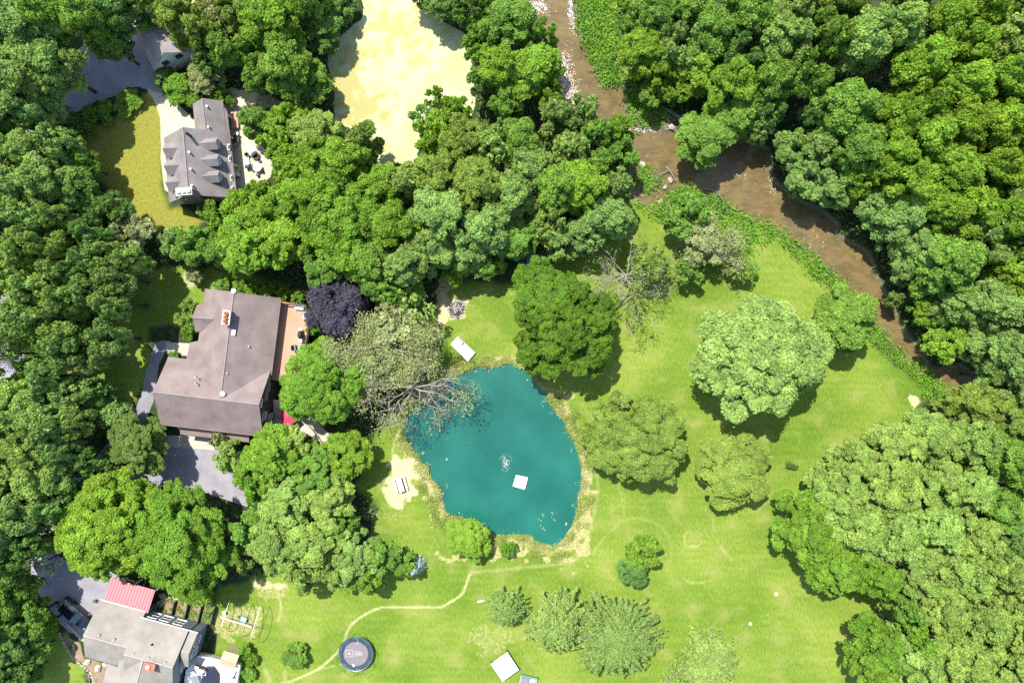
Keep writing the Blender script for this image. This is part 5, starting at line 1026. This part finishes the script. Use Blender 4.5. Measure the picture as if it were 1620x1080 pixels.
# ---- white canopy and garden seat at the bottom
e = empty('white_canopy', (0, 0, 0), 0, 'large white square canopy roof at the bottom of the lawn', 'canopy'); cz = 1.1
C4 = [W3(802.7, 1031, cz), W3(821, 1059, cz), W3(795.3, 1077.5, cz), W3(776.3, 1050, cz)]
MB().slab(C4, .12).build('roof', WHITE, e, bev=.02)
cc = Vector([sum(p[i] for p in C4) / 4 for i in range(3)])
for p in C4: q = Vector(p).lerp(cc, .06); MB().box((q.x, q.y, (cz - .12) / 2), (.1, .1, cz - .12), R(33)).build('post', DKGREY, e)
e = empty('garden_sofa', (*W(836, 1076, .5), 0), R(-13), 'grey garden seat with teal back rail at the very bottom edge', 'garden seat')
MB().box((0, -.35, .3), (1.9, 1.3, .3)).build('seat', mat('mauve_grey', (.20, .17, .18), .8), e, bev=.03); MB().box((0, .62, .75), (2.2, .14, .35)).build('backrest', mat('teal_rail', (.13, .25, .24), .6), e)
for s_ in (-1, 1): MB().box((s_ * 1.05, -.2, .5), (.12, 1.3, .2)).build('armrest', PALEBLUE, e)
MB().box((.55, .1, .52), (.7, .4, .14), .15).build('cushion', WHITE, e, bev=.05)
# ---- picnic table
e = empty('picnic_table', (*W(633, 766.5, .6), 0), R(17), 'pale picnic table with two benches on the sandy patch', 'picnic table'); PT = mat('bleached_wood', (.60, .58, .54), .8, 3, .1)
MB().box((0, 0, .73), (.72, 1.9, .05)).build('tabletop', PT, e)
for s_ in (-1, 1):
    MB().box((s_ * .68, 0, .43), (.26, 1.9, .05)).build('bench', PT, e)
    for t in (-.7, .7): MB().tube([(s_ * .25, t, .70), (s_ * .62, t, 0)], .04, 5).build('leg', DKGREY, e)
    MB().box((0, s_ * .7, .38), (1.5, .08, .06)).build('brace', DKGREY, e)
# ---- fire pit with stacked sticks
e = empty('fire_pit', (*W(722, 489), 0), 0, 'stone-ringed fire pit heaped with grey sticks on the upper lawn', 'fire pit'); mb = MB()
for k in range(15): a = k * 2 * math.pi / 15; mb.ell((1.0 * math.cos(a), 1.1 * math.sin(a), .08), (.2, .16, .13), 7, 5, .2, k)
mb.build('stone_ring', RK, e); MB().lathe((0, 0, .012), [(1.0, 0), (0, .03)], 20).build('ash_bed', mat('ash', (.10, .095, .09), .95), e)
r_ = random.Random(9); GW = [mat('grey_stick', (.26, .23, .23), .85), mat('dark_stick', (.07, .06, .06), .85), mat('pale_stick', (.48, .44, .42), .85)]
for k in range(48):
    a = r_.choice((1.2, 1.9, .4)) + r_.gauss(0, .35); L_ = r_.uniform(.5, 1.2); x, y = r_.gauss(0, .38), r_.gauss(0, .42); z = .08 + k * .011
    MB().tube([(x - math.cos(a) * L_ / 2, y - math.sin(a) * L_ / 2, z), (x + math.cos(a) * L_ / 2, y + math.sin(a) * L_ / 2, z + r_.uniform(0, .1))], .035 + .02 * r_.random(), 5).build('stick', GW[k % 3], e)
# ---- white dock at the pond's upper shore
e = empty('boat_dock', (0, 0, 0), 0, 'white rectangular platform with a blue-grey bench on the pond\'s upper bank', 'platform'); dz = .45
D4 = [W3(724.4, 531.7, dz), W3(751.7, 558, dz), W3(740.2, 571.5, dz), W3(712.4, 544.6, dz)]
MB().slab(D4, .12).build('platform_deck', mat('white_boards', (.64, .64, .60), .6, 1, .06, wave=(5, R(45), .88)), e); cc = Vector([sum(p[i] for p in D4) / 4 for i in range(3)])
for p in D4: q = Vector(p).lerp(cc, .08); MB().box((q.x, q.y, .16), (.12, .12, .33), R(-45)).build('post', DKGREY, e)
e = empty('dock_bench', (*W(727.5, 539, .7), dz), R(-45), 'small blue-grey slatted bench on the white platform', 'bench')
for k in range(4): MB().box((0, -.14 + k * .1, .35), (1.05, .08, .04)).build('slat', PALEBLUE, e)
MB().box((.0, .22, .5), (1.05, .05, .2)).build('backrest', mat('faded_pink', (.5, .3, .28), .7), e)
for s_ in (-1, 1): MB().box((s_ * .45, 0, .16), (.06, .35, .32)).build('leg', DKGREY, e)
# ---- raft, fountain, floating leaves in pond
e = empty('swim_raft', (0, 0, 0), 0, 'white square raft floating on the teal pond', 'raft'); z = .05
R4 = [W3(816.5, 751, z), W3(835.5, 755, z), W3(830.3, 774.3, z), W3(811, 768.8, z)]; MB().slab(R4, .14).build('raft_deck', WHITE, e, bev=.03); cc = Vector([sum(p[i] for p in R4) / 4 for i in range(3)])
for p in R4: q = Vector(p).lerp(cc, .15); MB().box((q.x, q.y, -.24), (.35, .35, .3)).build('float', DKGREY, e)
q = W(834, 756, .1); MB().tube([(*q, .05), (q[0] + .05, q[1] + .1, .35)], .03, 5).build('ladder', METAL, e)
e = empty('pond_fountain', (*W(800, 732), -.3), 0, 'small floating fountain splashing grey-white water in the teal pond', 'fountain')
MB().lathe((0, 0, 0), [(.35, -.05), (.38, .08), (.2, .14), (0, .14)], 16).build('float', DKGREY, e)
SPL = mat('splash_water', (.30, .42, .38), .2, 6, .4, spec=.6); r_ = random.Random(4); mb = MB()
for k in range(150):
    a = r_.uniform(0, 6.28); t = r_.uniform(.1, 1); ro = .68 * t; zz = .5 * (1 - (2 * t - .7) ** 2 * .6); mb.ell((ro * math.cos(a) * .8, ro * math.sin(a) * 1.1, max(.02, zz)), (.03 + .05 * r_.random(), .04, .04), 5, 4, .3, k)
mb.build('spray', SPL, e); mb = MB()
for k in range(26):
    a = r_.uniform(0, 6.28); ro = r_.uniform(.45, 1.1); mb.tube([(ro * .8 * math.cos(t), ro * 1.1 * math.sin(t), .01) for t in (a, a + .15, a + .3)], .018, 4)
mb.build('ripple', SPL, e)
g = np.random.default_rng(12); k = 420; X = g.uniform(-15, 10, k); Y = g.uniform(-28, -3, k); d = sdist(X, Y, pond_p); pr_ = np.where(d > -.8, .5, np.where((Y < -22) & (X > 3.5), .35, .03)); m = (d < -.1) & (g.random(k) < pr_)
C = np.stack([X[m], Y[m], np.full(m.sum(), -.285)], 1); C = np.repeat(C, 4, 0) + np.concatenate([g.normal(0, .16, (m.sum() * 4, 2)), np.zeros((m.sum() * 4, 1))], 1); Dn = np.tile([[0, 0, 1.]], (len(C), 1)) + g.normal(0, .06, (len(C), 3))
tag(quads_obj('floating_leaves', leaf_quads(C, Dn, .15, g, .7), leafmat('dead_leaf', (.46, .40, .20), .1, .5), None, g.uniform(0, 1, len(C))), 'tan leaves and weed floating on the teal pond', 'leaves', kind='stuff')
# ---- river: foam, sticks, log jam
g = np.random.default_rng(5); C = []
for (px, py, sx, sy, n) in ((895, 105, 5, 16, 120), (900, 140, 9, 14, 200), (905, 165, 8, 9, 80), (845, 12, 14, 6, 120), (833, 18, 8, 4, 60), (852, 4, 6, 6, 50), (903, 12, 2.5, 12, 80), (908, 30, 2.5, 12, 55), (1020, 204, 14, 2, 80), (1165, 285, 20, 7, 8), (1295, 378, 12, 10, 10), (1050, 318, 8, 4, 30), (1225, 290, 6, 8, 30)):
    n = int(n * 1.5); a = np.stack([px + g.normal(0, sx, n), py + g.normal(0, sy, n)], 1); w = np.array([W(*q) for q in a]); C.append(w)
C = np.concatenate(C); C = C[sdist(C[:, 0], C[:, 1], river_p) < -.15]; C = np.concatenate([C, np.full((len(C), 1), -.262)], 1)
tag(quads_obj('river_glints', leaf_quads(C, np.tile([[0, 0, 1.]], (len(C), 1)) + g.normal(0, .05, (len(C), 3)), .15, g, .5), mat('glints', (.62, .62, .62), .5, 2, .1), None), 'painted white sun sparkle, broken water and foam on the brown river', 'glints', kind='stuff')  # white flecks painted for sun glints and broken water
def log(px, py, ang, L_, r, label, group, z=.1, bm=None):
    e = empty('fallen_log', (*W(px, py), 0), R(ang), label, 'log', group); MB().tube([(-L_ / 2, 0, z), (0, .1, z + .12), (L_ / 2, 0, z + .05)], [r, r * .8, r * .4], 7).build('trunk', bm or BARKPALE, e, True)
    rr_ = random.Random(int(px * py)); 
    for k in range(3): t = rr_.uniform(-.2, .5) * L_; s_ = rr_.choice((-1, 1)); MB().tube([(t, 0, z + .05), (t + .4, s_ * .5, z + .25), (t + .6, s_ * .9, z + .2)], [r * .4, r * .3, r * .12], 5).build('limb', bm or BARKPALE, e, True)
for a in ((1072, 186, -32, 4.6, .26, 'thickest bleached log of the jam above the overhanging tree'), (1050, 184, -20, 3.4, .12, 'thin bleached log at the left of the log jam'), (1060, 196, -48, 3.0, .13, 'bleached log slanting down across the log jam'), (1076, 198, -70, 2.4, .12, 'short steep log at the right of the log jam'),
          (1068, 203, 10, 2.6, .10, 'thin pale log lying level at the foot of the log jam'), (1083, 190, -15, 2.2, .12, 'pale log at the jam\'s right end'), (1062, 277, -60, 2.4, .08, 'twiggy driftwood right of the grassy islet'), (1056, 272, 20, 1.8, .06, 'thin driftwood stick right of the islet'),
          (1128, 303, -15, 2.6, .08, 'pale driftwood branch on the bank under the overhanging tree'), (1120, 298, 30, 1.8, .06, 'short driftwood stick on the muddy bank'), (1136, 310, -40, 1.6, .06, 'driftwood stick lowest on the muddy bank')):
    log(*a[:5], a[5], 'driftwood and logs along the river')
# ---- small things on the lawn
for px, py, l in ((1228, 939, 'pale sprinkler disc nearer the south-eastern clump'), (1187, 986, 'pale sprinkler disc nearer the bottom of the lawn')):
    e = empty('sprinkler_head', (*W(px, py), 0), 0, l, 'sprinkler', 'sprinklers'); MB().lathe((0, 0, 0), [(.24, 0), (.24, .03), (.05, .05)], 14).build('disc', mat('pale_disc', (.42, .44, .30), .8), e); MB().tube([(0, 0, .03), (0, 0, .10)], .04, 8).build('nozzle', METAL, e)
o = MB().box((0, 0, .06), (1.05, .22, .1)).build('plank', WHITE, None, bev=.02); o.location = (*W(761, 950), 0); o.rotation_euler = (0, 0, R(12)); tag(o, 'short white plank lying alone on the lawn below the pond', 'plank')
# ---- pickup trailer under the middle wood
e = empty('utility_trailer', (*W(845, 411, 1.2), 0), R(-8), 'blue-grey covered trailer half hidden between the wood and the dark tree', 'trailer'); TB = mat('blue_grey_cover', (.15, .21, .27), .45, 2, .15)
mb = MB(); mb.add([(-1.0, -.85, .5), (1.0, -.95, .5), (1.0, .95, .5), (-1.0, .85, .5), (-.95, -.8, 1.2), (.9, -.85, 1.2), (.9, .85, 1.2), (-.95, .8, 1.2), (1.08, 0, .5), (1.0, 0, 1.22)], [(0, 3, 2, 8, 1), (4, 5, 9, 6, 7), (0, 1, 5, 4), (1, 8, 9, 5), (8, 2, 6, 9), (2, 3, 7, 6), (3, 0, 4, 7)]); mb.build('body', TB, e, bev=.06)
MB().tube([(.92, -.82, 1.24), (1.0, 0, 1.25), (.92, .82, 1.24)], .05, 5).build('rim', PALEBLUE, e); MB().box((-1.6, 0, .55), (1.3, 1.5, .5)).build('front_box', DKGREY, e, bev=.05)
for s_ in (-1, 1): MB().tube([(0, s_ * .95, .32), (0, s_ * 1.12, .32)], .32, 16).build('wheel', BLACK, e)
MB().tube([(-2.2, 0, .5), (-3.0, 0, .5)], .05, 6).build('drawbar', METAL, e)
